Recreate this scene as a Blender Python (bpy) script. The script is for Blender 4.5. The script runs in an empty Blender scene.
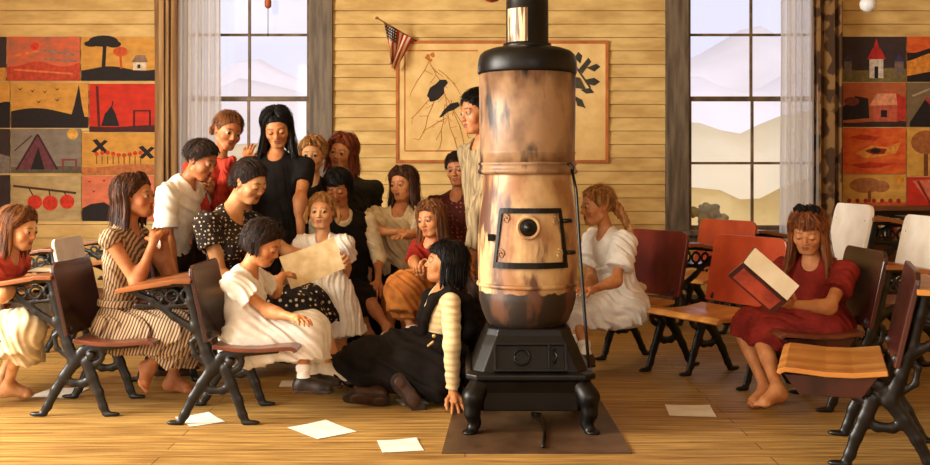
import bpy, bmesh, math, random
import numpy as np
from mathutils import Vector, Matrix
random.seed(4)
SC = bpy.context.scene
COL = SC.collection
CX, CY, FL, EYE = 465.0, 175.0, 1000.0, 1.2      # principal column, horizon row, focal length in pixels, eye height

def P(px, py, Y):
    return np.array([(px - CX) * Y / FL, Y, EYE - (py - CY) * Y / FL])

def V(*a):
    return np.array(a, dtype=float)

def nrm(v):
    v = np.asarray(v, float)
    return v / (np.linalg.norm(v) + 1e-9)

def lerp(a, b, t):
    return a + (b - a) * t

def reach(p, px, py, L, sgn):
    """point at distance L from p on the sight line (px,py); sgn<0 the nearer of the two"""
    d = np.array([(px - CX) / FL, 1.0, -(py - CY) / FL])
    o = np.array([0, 0, EYE]) - p
    A = d @ d; B = 2 * d @ o; C = o @ o - L * L
    D = B * B - 4 * A * C
    if D < 0:
        t = -B / (2 * A)
        q = np.array([0, 0, EYE]) + t * d
        v = q - p; l = np.linalg.norm(v)
        if l > L * 1.12:
            q = p + v / l * L * 1.12
        return q
    t = (-B + (1 if sgn > 0 else -1) * math.sqrt(D)) / (2 * A)
    return np.array([0, 0, EYE]) + t * d

# ---------------------------------------------------------------- colours and materials
def lin(c):
    r = []
    for x in c[:3]:
        x = x / 255.0
        r.append(x / 12.92 if x <= 0.04045 else ((x + 0.055) / 1.055) ** 2.4)
    return (r[0], r[1], r[2], 1.0)

MATS = {}
def M(name, c1, c2=None, scale=8.0, stretch=(1, 1, 1), rough=0.6, bump=0.0, metal=0.0, detail=4.0, spec=0.4, attr=None, lo=0.35, hi=0.65):
    if name in MATS:
        return MATS[name]
    m = bpy.data.materials.new(name); m.use_nodes = True
    nt = m.node_tree; b = nt.nodes['Principled BSDF']
    b.inputs['Roughness'].default_value = rough
    b.inputs['Metallic'].default_value = metal
    b.inputs['Specular IOR Level'].default_value = spec
    tc = nt.nodes.new('ShaderNodeTexCoord'); mp = nt.nodes.new('ShaderNodeMapping')
    mp.inputs['Scale'].default_value = stretch
    nz = nt.nodes.new('ShaderNodeTexNoise'); nz.inputs['Scale'].default_value = scale; nz.inputs['Detail'].default_value = detail
    cr = nt.nodes.new('ShaderNodeValToRGB')
    c2 = c2 or tuple(x * 0.82 for x in c1)
    cr.color_ramp.elements[0].position = lo; cr.color_ramp.elements[1].position = hi
    cr.color_ramp.elements[0].color = lin(c2); cr.color_ramp.elements[1].color = lin(c1)
    L = nt.links.new
    L(tc.outputs['Object'], mp.inputs['Vector']); L(mp.outputs['Vector'], nz.inputs['Vector'])
    L(nz.outputs['Fac'], cr.inputs['Fac'])
    out = cr.outputs['Color']
    if attr:
        at = nt.nodes.new('ShaderNodeAttribute'); at.attribute_name = attr
        mx = nt.nodes.new('ShaderNodeMix'); mx.data_type = 'RGBA'; mx.blend_type = 'MULTIPLY'
        mx.inputs[0].default_value = 1.0
        L(at.outputs['Color'], mx.inputs[6]); L(out, mx.inputs[7]); out = mx.outputs[2]
    L(out, b.inputs['Base Color'])
    if bump:
        bp = nt.nodes.new('ShaderNodeBump'); bp.inputs['Strength'].default_value = bump; bp.inputs['Distance'].default_value = 0.01
        L(nz.outputs['Fac'], bp.inputs['Height']); L(bp.outputs['Normal'], b.inputs['Normal'])
    MATS[name] = m
    return m

def M_pattern(name, base, fg, kind, scale=20.0, rot=(0, 0, 0), thr=0.3, rough=0.8, dist=0.0):
    """polka dots, stripes or checks in object space"""
    if name in MATS:
        return MATS[name]
    m = bpy.data.materials.new(name); m.use_nodes = True
    nt = m.node_tree; b = nt.nodes['Principled BSDF']; b.inputs['Roughness'].default_value = rough
    b.inputs['Specular IOR Level'].default_value = 0.2
    L = nt.links.new
    tc = nt.nodes.new('ShaderNodeTexCoord'); mp = nt.nodes.new('ShaderNodeMapping')
    mp.inputs['Rotation'].default_value = rot
    L(tc.outputs['Object'], mp.inputs['Vector'])
    cr = nt.nodes.new('ShaderNodeValToRGB')
    if kind == 'dots':
        t = nt.nodes.new('ShaderNodeTexVoronoi'); t.inputs['Scale'].default_value = scale
        t.inputs['Randomness'].default_value = 0.45
        src = t.outputs['Distance']
        cr.color_ramp.elements[0].position = thr; cr.color_ramp.elements[1].position = thr + 0.04
        cr.color_ramp.elements[0].color = lin(fg); cr.color_ramp.elements[1].color = lin(base)
    else:
        t = nt.nodes.new('ShaderNodeTexWave'); t.inputs['Scale'].default_value = scale
        t.inputs['Distortion'].default_value = dist; t.inputs['Detail'].default_value = 1.0; t.inputs['Detail Scale'].default_value = 0.6
        t.bands_direction = 'X'
        src = t.outputs['Fac']
        cr.color_ramp.elements[0].position = thr; cr.color_ramp.elements[1].position = thr + 0.1
        cr.color_ramp.elements[0].color = lin(fg); cr.color_ramp.elements[1].color = lin(base)
    L(mp.outputs['Vector'], t.inputs['Vector']); L(src, cr.inputs['Fac'])
    L(cr.outputs['Color'], b.inputs['Base Color'])
    MATS[name] = m
    return m

# ---------------------------------------------------------------- scene graph helpers
def tag(o, label=None, cat=None, group=None, kind=None):
    if label: o['label'] = label
    if cat: o['category'] = cat
    if group: o['group'] = group
    if kind: o['kind'] = kind
    return o

def empty(name, loc=(0, 0, 0), rz=0.0):
    o = bpy.data.objects.new(name, None); COL.objects.link(o)
    o.location = loc; o.rotation_euler = (0, 0, rz); o.empty_display_size = 0.1
    return o

def link(name, me, mats, parent=None, base=None):
    """link a mesh; base (a world point) is taken off its vertices so they sit in the parent's space"""
    if not isinstance(mats, (list, tuple)): mats = [mats]
    for m in mats: me.materials.append(m)
    if base is not None:
        me.transform(Matrix.Translation((-base[0], -base[1], -base[2])))
    o = bpy.data.objects.new(name, me); COL.objects.link(o)
    if parent is not None:
        o.parent = parent
    return o

def thing_mesh(name, me, mats, label, cat, group=None):
    """a thing that is one mesh: origin moved to its own base"""
    n = len(me.vertices); co = np.empty(n * 3, np.float32); me.vertices.foreach_get('co', co); co = co.reshape(-1, 3)
    b = V((co[:, 0].min() + co[:, 0].max()) / 2, (co[:, 1].min() + co[:, 1].max()) / 2, co[:, 2].min())
    o = link(name, me, mats, None, b); o.location = b
    return tag(o, label, cat, group)

def copy_tree(o, parent=None):
    c = o.copy(); COL.objects.link(c)
    if parent is not None: c.parent = parent
    for ch in o.children:
        copy_tree(ch, c)
    return c

class MB:
    """collects boxes, prisms, tubes, lathes as ONE mesh"""
    def __init__(s): s.v = []; s.f = []; s.m = []; s.sm = []
    def add(s, vs, fs, mi=0, smooth=False):
        n = len(s.v); s.v += [tuple(map(float, v)) for v in vs]
        for f in fs:
            s.f.append([i + n for i in f]); s.m.append(mi); s.sm.append(smooth)
    def box(s, c, h, R=None, mi=0):
        R = np.eye(3) if R is None else R; c = np.asarray(c, float)
        vs = [c + R @ V(sx * h[0], sy * h[1], sz * h[2]) for sx in (-1, 1) for sy in (-1, 1) for sz in (-1, 1)]
        s.add(vs, [(0, 1, 3, 2), (4, 6, 7, 5), (0, 4, 5, 1), (2, 3, 7, 6), (0, 2, 6, 4), (1, 5, 7, 3)], mi)
    def bx(s, x0, x1, y0, y1, z0, z1, mi=0):
        s.box(((x0 + x1) / 2, (y0 + y1) / 2, (z0 + z1) / 2), ((x1 - x0) / 2, (y1 - y0) / 2, (z1 - z0) / 2), None, mi)
    def prism(s, pts, off, mi=0):
        """polygon pts (3D) swept by off"""
        n = len(pts); a = [np.asarray(p, float) for p in pts]; b = [p + np.asarray(off, float) for p in a]
        s.add(a + b, [list(range(n))[::-1], list(range(n, 2 * n))] + [(i, (i + 1) % n, n + (i + 1) % n, n + i) for i in range(n)], mi)
    def lathe(s, c, prof, n=48, mi=0, smooth=True):
        c = np.asarray(c, float); vs = []; fs = []
        for (r, z) in prof:
            for i in range(n):
                a = 2 * math.pi * i / n; vs.append(c + V(r * math.cos(a), r * math.sin(a), z))
        for j in range(len(prof) - 1):
            for i in range(n):
                fs.append((j * n + i, j * n + (i + 1) % n, (j + 1) * n + (i + 1) % n, (j + 1) * n + i))
        fs.append(list(range(n))[::-1]); fs.append([(len(prof) - 1) * n + i for i in range(n)])
        s.add(vs, fs, mi, smooth)
    def tube(s, pts, r, n=8, mi=0):
        pts = [np.asarray(p, float) for p in pts]
        rs = r if isinstance(r, (list, tuple)) else [r] * len(pts)
        vs = []; fs = []
        for i, p in enumerate(pts):
            t = nrm(pts[min(i + 1, len(pts) - 1)] - pts[max(i - 1, 0)])
            u = nrm(np.cross(t, V(0, 0, 1) if abs(t[2]) < 0.9 else V(1, 0, 0))); w = np.cross(t, u)
            for k in range(n):
                a = 2 * math.pi * k / n; vs.append(p + rs[i] * (math.cos(a) * u + math.sin(a) * w))
        for i in range(len(pts) - 1):
            for k in range(n):
                fs.append((i * n + k, i * n + (k + 1) % n, (i + 1) * n + (k + 1) % n, (i + 1) * n + k))
        fs.append(list(range(n))[::-1]); fs.append([(len(pts) - 1) * n + k for k in range(n)])
        s.add(vs, fs, mi, True)
    def mesh(s, bevel=0.0, name='mesh'):
        me = bpy.data.meshes.new(name); me.from_pydata(s.v, [], s.f)
        me.polygons.foreach_set('material_index', s.m)
        me.polygons.foreach_set('use_smooth', s.sm); me.update()
        bm = bmesh.new(); bm.from_mesh(me)
        bmesh.ops.recalc_face_normals(bm, faces=bm.faces)
        if bevel:
            es = [e for e in bm.edges if len(e.link_faces) == 2 and e.calc_face_angle(0) > 0.6]
            bmesh.ops.bevel(bm, geom=es, offset=bevel, segments=2, affect='EDGES', profile=0.6, clamp_overlap=True)
        bm.to_mesh(me); bm.free()
        return me

# ---------------------------------------------------------------- smooth solids: signed distance fields meshed with surface nets
def cap(a, b, ra, rb=None, k=0.02, clip=None, op='+'):
    return ('c', (np.asarray(a, float), np.asarray(b, float), ra, ra if rb is None else rb), k, clip, op)
def ell(c, rad, R=None, k=0.02, clip=None, op='+'):
    return ('e', (np.asarray(c, float), np.asarray(rad, float), np.eye(3) if R is None else R), k, clip, op)
def chain(pts, rs, k=0.01, clip=None):
    return [cap(pts[i], pts[i + 1], rs[i], rs[i + 1], k, clip) for i in range(len(pts) - 1)]

def bounds(pr):
    t, d = pr[0], pr[1]
    if t == 'c':
        a, b, ra, rb = d
        return np.minimum(a - ra, b - rb), np.maximum(a + ra, b + rb)
    c, r, R = d
    e = np.sqrt(((R * r) ** 2).sum(1))
    return c - e, c + e

def field(prims, h, disp=None, sub=None):
    los, his = zip(*[bounds(p) for p in prims if p[4] == '+'])
    lo = np.min(los, 0) - 5 * h; hi = np.max(his, 0) + 5 * h
    n = np.ceil((hi - lo) / h).astype(int) + 1
    f = np.full(n, 1.0, np.float32)
    ax = [(lo[i] + h * np.arange(n[i])).astype(np.float32) for i in range(3)]
    for (t, d, k, clip, op) in prims:
        a, b = bounds((t, d)); pad = k + 3 * h
        i0 = np.maximum(np.floor((a - pad - lo) / h).astype(int), 0); i1 = np.minimum(np.ceil((b + pad - lo) / h).astype(int) + 1, n)
        if (i1 <= i0).any(): continue
        X = ax[0][i0[0]:i1[0], None, None]; Y = ax[1][None, i0[1]:i1[1], None]; Z = ax[2][None, None, i0[2]:i1[2]]
        if t == 'c':
            p, q, ra, rb = d; v = q - p; vv = float(v @ v) + 1e-12
            u = np.clip(((X - p[0]) * v[0] + (Y - p[1]) * v[1] + (Z - p[2]) * v[2]) / vv, 0, 1)
            g = np.sqrt((X - p[0] - u * v[0]) ** 2 + (Y - p[1] - u * v[1]) ** 2 + (Z - p[2] - u * v[2]) ** 2) - (ra + u * (rb - ra))
        else:
            c, r, R = d
            x, y, z = X - c[0], Y - c[1], Z - c[2]
            l = [x * R[0, i] + y * R[1, i] + z * R[2, i] for i in range(3)]
            k0 = np.sqrt((l[0] / r[0]) ** 2 + (l[1] / r[1]) ** 2 + (l[2] / r[2]) ** 2)
            k1 = np.sqrt((l[0] / r[0] ** 2) ** 2 + (l[1] / r[1] ** 2) ** 2 + (l[2] / r[2] ** 2) ** 2) + 1e-6
            g = k0 * (k0 - 1) / k1
        if clip:
            for (pt, nn) in clip:
                nn = nrm(nn); g = np.maximum(g, (X - pt[0]) * nn[0] + (Y - pt[1]) * nn[1] + (Z - pt[2]) * nn[2])
        s = f[i0[0]:i1[0], i0[1]:i1[1], i0[2]:i1[2]]
        if op == '+':
            if k > 0:
                w = np.maximum(k - np.abs(s - g), 0) / k
                s[...] = np.minimum(s, g) - w * w * k * 0.25
            else:
                s[...] = np.minimum(s, g)
        else:
            g = -g; kk = max(k, 1e-4)
            w = np.maximum(kk - np.abs(s - g), 0) / kk
            s[...] = np.maximum(s, g) + w * w * kk * 0.25
    if disp is not None:
        m = np.abs(f) < 0.035
        ix = np.nonzero(m)
        pts = np.stack([ax[i][ix[i]] for i in range(3)], 1)
        f[m] += disp(pts)
    return f, lo, h

def nets(f, lo, h):
    s = f < 0
    n = np.array(f.shape)
    c = np.zeros(n - 1, np.uint8)
    offs = [(dx, dy, dz) for dx in (0, 1) for dy in (0, 1) for dz in (0, 1)]
    for o in offs:
        c += s[o[0]:n[0] - 1 + o[0], o[1]:n[1] - 1 + o[1], o[2]:n[2] - 1 + o[2]]
    act = (c > 0) & (c < 8)
    ids = np.argwhere(act)
    idx = np.full(n - 1, -1, np.int32); idx[act] = np.arange(len(ids))
    vals = {o: f[ids[:, 0] + o[0], ids[:, 1] + o[1], ids[:, 2] + o[2]] for o in offs}
    acc = np.zeros((len(ids), 3)); cnt = np.zeros(len(ids))
    for o in offs:
        for axis in range(3):
            if o[axis] == 0:
                q = list(o); q[axis] = 1; q = tuple(q)
                a, b = vals[o], vals[q]
                m = (a < 0) != (b < 0)
                t = np.where(m, a / np.where(m, a - b, 1), 0)
                for j in range(3):
                    acc[:, j] += np.where(m, o[j] + (t if j == axis else 0), 0)
                cnt += m
    pos = lo + h * (ids + acc / np.maximum(cnt, 1)[:, None])
    quads = []
    for axis in range(3):
        u, v = (axis + 1) % 3, (axis + 2) % 3
        sl0 = [slice(None)] * 3; sl1 = [slice(None)] * 3
        sl0[axis] = slice(0, n[axis] - 1); sl1[axis] = slice(1, n[axis])
        A, B = s[tuple(sl0)], s[tuple(sl1)]
        e = np.argwhere(A != B)
        e = e[(e[:, u] > 0) & (e[:, v] > 0) & (e[:, u] < n[u] - 1) & (e[:, v] < n[v] - 1)]
        ins = A[e[:, 0], e[:, 1], e[:, 2]]
        def cell(du, dv):
            q = e.copy(); q[:, u] -= du; q[:, v] -= dv
            return idx[q[:, 0], q[:, 1], q[:, 2]]
        q = np.stack([cell(1, 1), cell(0, 1), cell(0, 0), cell(1, 0)], 1)
        q[~ins] = q[~ins][:, ::-1]
        quads.append(q)
    return pos, np.concatenate(quads)

def np_mesh(pos, quads, name='mesh'):
    me = bpy.data.meshes.new(name)
    me.vertices.add(len(pos)); me.vertices.foreach_set('co', pos.astype(np.float32).ravel())
    k = quads.shape[1]
    me.loops.add(len(quads) * k); me.loops.foreach_set('vertex_index', quads.astype(np.int32).ravel())
    me.polygons.add(len(quads)); me.polygons.foreach_set('loop_start', np.arange(0, len(quads) * k, k, dtype=np.int32))
    me.update(calc_edges=True)
    me.polygons.foreach_set('use_smooth', np.ones(len(quads), bool))
    return me

def solid(prims, h=0.005, disp=None, paint=None, name='mesh'):
    pos, q = nets(*field(prims, h, disp))
    me = np_mesh(pos, q, name)
    if paint is not None:
        c = paint(pos); at = me.attributes.new('Col', 'FLOAT_COLOR', 'POINT')
        at.data.foreach_set('color', np.concatenate([c, np.ones((len(c), 1))], 1).astype(np.float32).ravel())
    return me

def fold(dirv, lam, amp, seed=0, warp=1.5, z0=None, z1=None):
    """cloth folds: waves across dirv, warped; amplitude grows from z0 down to z1"""
    d = nrm(dirv); rs = np.random.RandomState(seed)
    A = rs.uniform(-1, 1, (4, 3)); A /= np.linalg.norm(A, axis=1)[:, None]; ph = rs.uniform(0, 6.28, 5)
    def f(p):
        w = sum(np.sin(p @ A[i] * (2.2 / lam) + ph[i]) for i in range(3))
        y = np.sin(p @ d * (6.283 / lam) + warp * w + ph[3]) * 0.7 + 0.45 * np.sin(p @ d * (6.283 / lam * 2.3) + warp * 1.3 * w + ph[4])
        a = amp
        if z0 is not None:
            a = amp * np.clip((z0 - p[:, 2]) / (z0 - z1), 0.15, 1)
        return a * y
    return f
# ---------------------------------------------------------------- people
SKIN = M('skin', (255, 255, 255), (226, 200, 184), scale=16, rough=0.5, attr='Col', spec=0.35)
EYEM = M('eye_surface', (255, 255, 255), (250, 250, 250), rough=0.15, attr='Col', spec=0.6)
UP = V(0, 0, 1)

class Head:
    def __init__(s, c, H, yaw, pitch=0, roll=0, slim=1.0):
        a, p, r = math.radians(yaw), math.radians(pitch), math.radians(roll)
        f = V(math.sin(a) * math.cos(p), -math.cos(a) * math.cos(p), -math.sin(p))
        rt = nrm(np.cross(f, UP)); u = np.cross(rt, f)
        s.r = rt * math.cos(r) - u * math.sin(r); s.u = u * math.cos(r) + rt * math.sin(r)
        s.f = f; s.c = np.asarray(c, float); s.H = H; s.R = np.stack([s.r, s.f, s.u], 1); s.slim = slim
    def w(s, x, y, z): return s.c + s.H * (x * s.r + y * s.f + z * s.u)
    def loc(s, p): return ((p - s.c) @ s.R) / s.H
    def prims(s, lids='open', adult=False):
        H = s.H; w = s.w; R = s.R
        E = lambda c, r, k=.05, clip=None, op='+': ell(w(*c), V(*r) * H, R, k * H, clip, op)
        C = lambda a, b, ra, rb=None, k=.05, clip=None, op='+': cap(w(*a), w(*b), ra * H, (ra if rb is None else rb) * H, k * H, clip, op)
        j = 0.04 if adult else 0.0
        out = [E((0, -.06, .12), (.345, .425, .375)),
               E((0, .10, -.13), (.275 + j / 2, .275, .33), .14),
               C((-.06, .27, -.40), (.06, .27, -.40), .075, .075, .12),
               C((-.24, .02, -.26), (-.10, .22, -.40), .075, .07, .12), C((.24, .02, -.26), (.10, .22, -.40), .075, .07, .12),
               E((-.175, .235, -.13), (.115, .10, .11), .10), E((.175, .235, -.13), (.115, .10, .11), .10),
               C((-.16, .315, .075), (-.05, .345, .06), .05, .045, .07), C((.16, .315, .075), (.05, .345, .06), .05, .045, .07),
               E((-.145, .42, .005), (.085, .075, .055), .06, None, '-'), E((.145, .42, .005), (.085, .075, .055), .06, None, '-'),
               C((0, .355, .03), (0, .43, -.125), .028, .045, .05),
               E((-.045, .40, -.145), (.032, .04, .03), .03), E((.045, .40, -.145), (.032, .04, .03), .03),
               E((0, .29, -.27), (.125, .095, .09), .08),
               C((-.065, .352, -.250), (.065, .352, -.250), .026, .026, .025),
               C((-.05, .352, -.300), (.05, .352, -.300), .030, .030, .025),
               C((-.075, .385, -.274), (.075, .385, -.274), .010, .010, .02, None, '-')]
        for sx in (-1, 1):
            out += [E((sx * .335, -.05, -.03), (.035, .085, .125), .03), C((sx * .325, -.02, -.09), (sx * .34, -.07, .07), .03, .03, .03),
                    E((sx * .375, -.03, -.02), (.022, .045, .07), .02, None, '-')]
            q = w(sx * .145, .315, 0.005)
            if lids == 'open':
                out += [ell(q, V(.082, .082, .080) * H, R, .012 * H, [(w(0, .3, .020), -s.u + 0.15 * s.f)]),
                        ell(q, V(.078, .078, .076) * H, R, .012 * H, [(w(0, .3, -.036), s.u)])]
            else:
                out += [ell(q, V(.084, .084, .082) * H, R, .015 * H)]
        return out
    def paint(s, skin, lip=(146, 74, 56), brow=(70, 40, 22), blush=(205, 105, 70), lids='open'):
        sk = np.array(lin(skin)[:3]); lp = np.array(lin(lip)[:3]); br = np.array(lin(brow)[:3]); bl = np.array(lin(blush)[:3])
        def f(pos):
            q = s.loc(pos); c = np.tile(sk, (len(pos), 1))
            def seg(a, b, r0, r1):
                a = np.array(a); b = np.array(b); v = b - a
                t = np.clip(((q - a) @ v) / (v @ v), 0, 1)
                d = np.linalg.norm(q - a - t[:, None] * v, axis=1)
                return np.clip((r1 - d) / (r1 - r0), 0, 1)[:, None]
            for sx in (-1, 1):
                c += (bl - c) * 0.32 * seg((sx * .19, .27, -.14), (sx * .20, .24, -.12), .02, .17)
                c += (bl - c) * 0.5 * seg((sx * .37, -.05, .05), (sx * .37, -.05, -.12), .05, .1)
            c += (bl - c) * 0.35 * seg((0, .45, -.12), (0, .45, -.14), .02, .08)
            for sx in (-1, 1):
                c += (br - c) * 0.75 * seg((sx * .065, .385, .112), (sx * .15, .37, .124), .008, .034)
                c += (br - c) * 0.75 * seg((sx * .15, .37, .124), (sx * .225, .31, .092), .006, .028)
                if lids == 'open':
                    c += (br * .6 - c) * 0.8 * seg((sx * .085, .395, .022), (sx * .15, .40, .032), .008, .022)
                    c += (br * .6 - c) * 0.8 * seg((sx * .15, .40, .032), (sx * .215, .36, .016), .008, .022)
                else:
                    c += (br * .5 - c) * 0.85 * seg((sx * .08, .385, -.020), (sx * .15, .402, -.032), .010, .028)
                    c += (br * .5 - c) * 0.85 * seg((sx * .15, .402, -.032), (sx * .215, .362, -.018), .010, .028)
                c += (lp * .4 - c) * 0.8 * seg((sx * .03, .425, -.168), (sx * .035, .415, -.168), .008, .022)
            m = np.maximum(seg((-.06, .375, -.248), (.06, .375, -.248), .018, .036), seg((-.045, .38, -.300), (.045, .38, -.300), .022, .038))
            c += (lp - c) * 0.9 * m
            c += (lp * .25 - c) * 0.85 * seg((-.085, .37, -.274), (.085, .37, -.274), .006, .014)
            return c
        return f

class Person:
    """joints are solved from a neck point, a pelvis point, the trunk's heading and sight lines for elbows, hands, knees and feet"""
    def __init__(s, label, st, skin, head, neck, pelvis, yaw, group=None, adult=False, lids='open', hyaw=None, sw=None, brow=(70, 42, 24), lip=(146, 74, 56)):
        s.st = st; s.skin = skin; s.J = {}; s.label = label; s.group = group; s.adult = adult; s.lids = lids
        s.b = 0.80 * st / 1.35 if not adult else 1.0
        s.head = head; s.brow = brow; s.lip = lip
        s.neck = np.asarray(neck, float); s.pel = np.asarray(pelvis, float)
        a = math.radians(yaw); f = V(math.sin(a), -math.cos(a), 0)
        s.f = f; s.rt = np.cross(f, UP)
        h = math.radians(yaw if hyaw is None else hyaw); s.hf = V(math.sin(h), -math.cos(h), 0); hr = np.cross(s.hf, UP)
        sw = (0.118 if not adult else .112) * st if sw is None else sw
        s.sw = sw; hw = 0.055 * st; s.hw = hw
        sp = nrm(s.neck - s.pel); s.sp = sp
        s.J['sr'] = s.neck + s.rt * sw - sp * 0.035 * st; s.J['sl'] = s.neck - s.rt * sw - sp * 0.035 * st
        s.J['hr'] = s.pel + hr * hw; s.J['hl'] = s.pel - hr * hw
        s.extra = []; s.hands = {}; s.kids = []
        s.root = empty('person', (s.pel[0], s.pel[1], 0.0))
        tag(s.root, label, 'person', group)
        s.base = V(s.pel[0], s.pel[1], 0.0)
    def arm(s, d, el, wr, fi=None, pn=(0, 0, -1), curl=0.5, spread=0.12):
        st = s.st
        E = el if len(np.shape(el)) and isinstance(el, np.ndarray) else reach(s.J['s' + d], el[0], el[1], .172 * st, el[2])
        W = wr if isinstance(wr, np.ndarray) else reach(E, wr[0], wr[1], .145 * st, wr[2])
        s.J['e' + d], s.J['w' + d] = E, W
        if fi is not None:
            T = fi if isinstance(fi, np.ndarray) else reach(W, fi[0], fi[1], .10 * st, fi[2])
            s.hands[d] = (W, nrm(T - W), np.array(pn, float), curl, spread)
    def leg(s, d, kn, an, toe, foot='bare', sole=None):
        st = s.st
        K = kn if isinstance(kn, np.ndarray) else reach(s.J['h' + d], kn[0], kn[1], .235 * st, kn[2])
        A = an if isinstance(an, np.ndarray) else reach(K, an[0], an[1], .215 * st, an[2])
        T = toe if isinstance(toe, np.ndarray) else reach(A, toe[0], toe[1], .125 * st, toe[2])
        s.J['k' + d], s.J['a' + d], s.J['t' + d] = K, A, T
        setattr(s, 'foot' + d, foot)
        s.J['n' + d] = nrm(sole) if sole is not None else V(0, 0, -1)
    # --- solids
    def torso(s, e=0.0):
        b = s.b; J = s.J; n, p = s.neck, s.pel; sp = s.sp
        rt = nrm(J['sr'] - J['sl']); fw = nrm(np.cross(sp, rt)); fw = fw if fw @ s.f > 0 else -fw
        R = np.stack([rt, fw, np.cross(rt, fw)], 1)
        L = np.linalg.norm(n - p)
        w = s.sw
        ch = p + sp * L * .68
        out = [ell(ch, V(w * .86 + e, .098 * b + e, .30 * L + e), R, .04),
               ell(p + sp * L * .36, V(w * .70 + e, .088 * b + e, .26 * L + e), R, .05),
               cap(J['hr'] + sp * .015, J['hl'] + sp * .015, .088 * b + e, None, .05),
               cap(J['sr'] * .86 + J['sl'] * .14, J['sl'] * .86 + J['sr'] * .14, .047 * b + e, None, .05),
               cap(n - sp * .02, ch, .07 * b + e, .08 * b + e, .05)]
        if s.adult:
            for q in (-1, 1):
                out.append(ell(p + sp * L * .66 + rt * q * .075 + fw * .085, V(.075, .07, .075) + e, R, .04))
        return out
    def limb(s, names, rs, e=0.0, k=0.03):
        return [cap(s.J[names[i]], s.J[names[i + 1]], rs[i] * s.b + e, rs[i + 1] * s.b + e, k) for i in range(len(names) - 1)]
    def hand_prims(s, d):
        W, dr, n, curl, spread = s.hands[d]
        L = 0.106 * s.st; n = nrm(n - dr * (n @ dr)); lat = np.cross(dr, n); lat = lat if d == 'r' else -lat
        out = [cap(W + dr * .02 * L, W + dr * .42 * L + lat * .10 * L, .145 * L, .125 * L, .012), cap(W + dr * .05 * L, W + dr * .42 * L - lat * .14 * L, .135 * L, .115 * L, .012)]
        for i, (o, ln) in enumerate(((.20, .42), (.065, .47), (-.07, .44), (-.20, .34))):
            base = W + dr * (.47 - abs(o - .03) * .22) * L + lat * o * L
            sd = nrm(dr + lat * (o * spread * 5))
            pts = [base - dr * .08 * L, base]
            ang = 0
            for q, (fr, ca) in enumerate(((.45, .35), (.32, .85), (.23, .7))):
                ang += curl * ca
                pts.append(pts[-1] + (sd * math.cos(ang) + n * math.sin(ang)) * ln * fr * L)
            out += chain(pts, [.062 * L, .060 * L, .055 * L, .050 * L, .040 * L], .004)
        b0 = W + dr * .10 * L + lat * .12 * L
        t1 = b0 + nrm(dr * .55 + lat * .75 + n * .25) * .24 * L
        t2 = t1 + nrm(dr * .8 + lat * .35 + n * (.2 + curl * .5)) * .19 * L
        t3 = t2 + nrm(dr * .85 + lat * .1 + n * (.2 + curl * .7)) * .15 * L
        out += chain([b0, t1, t2, t3], [.085 * L, .070 * L, .062 * L, .046 * L], .008)
        return out
    def foot_frame(s, d):
        A, T, dn = s.J['a' + d], s.J['t' + d], s.J['n' + d]
        fw = T - A; fw = nrm(fw - dn * (fw @ dn))
        return A, T, dn, fw, np.cross(fw, -dn)
    def foot_prims(s, d):
        A, T, dn, fw, sd = s.foot_frame(d); b = s.b
        hz = .058 * b
        heel = A + dn * hz * .55 - fw * .02 * b; ball = A + dn * hz + fw * .11 * b; toe = A + dn * (hz + .006) + fw * .155 * b
        out = [cap(A, heel, .036 * b, .036 * b, .03), cap(heel, ball, .034 * b, .030 * b, .03), cap(A + fw * .02 * b, ball, .036 * b, .027 * b, .03)]
        inner = sd if d == 'l' else -sd
        for i, (o, l, r) in enumerate(((.026, .045, .0145), (.009, .043, .0105), (-.005, .037, .010), (-.018, .029, .0095), (-.029, .020, .009))):
            p0 = ball + inner * o * b + dn * .010 * b; out.append(cap(p0, p0 + fw * l * b + dn * .004 * b, (r + .006) * b, r * b, .008))
        return out
    def shoe(s, d, mat, high=False, name='shoe'):
        A, T, dn, fw, sd = s.foot_frame(d); b = s.b; hz = .066 * b
        fl = [(A + dn * (hz + .012 * b), dn)]
        heel = A + dn * hz * .62 - fw * .022 * b; ball = A + dn * hz * .74 + fw * .12 * b; tp = A + dn * hz * .78 + fw * .170 * b
        pr = [cap(heel, ball, .044 * b, .044 * b, .02, fl), cap(ball, tp, .044 * b, .036 * b, .02, fl), cap(A + dn * .01, ball, .046 * b, .03 * b, .03, fl), cap(A - dn * .012, heel, .044 * b, .044 * b, .02, fl + [(A - dn * (.004 if not high else -.03), -dn)])]
        sl = [cap(A + dn * hz - fw * .03 * b, A + dn * hz + fw * .175 * b, .047 * b, .044 * b, .0, [(A + dn * (hz + .014 * b), dn), (A + dn * (hz - .004 * b), -dn)])]
        o = link(name, solid(pr, .004), mat, s.root, s.base)
        so = link('sole', solid(sl, .004), M('shoe_sole', (52, 36, 24), (30, 20, 14), rough=.7), None, s.base); so.parent = o
        return o
    def sock(s, d, mat, up=.35):
        A, K = s.J['a' + d], s.J['k' + d]; t = nrm(K - A); q = lerp(A, K, up); b = s.b
        A2, T, dn, fw, sd = s.foot_frame(d)
        pr = [cap(A, q, .037 * b, .046 * b, .02, [(q, t)]), cap(q - t * .02, q, .049 * b, .051 * b, .008, [(q, t), (q - t * .028, -t)]), cap(A, A + fw * .05 * b + dn * .02 * b, .039 * b, .035 * b, .02)]
        return link('sock', solid(pr, .004, fold(t, .02, .0012, 3)), mat, s.root, s.base)
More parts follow.
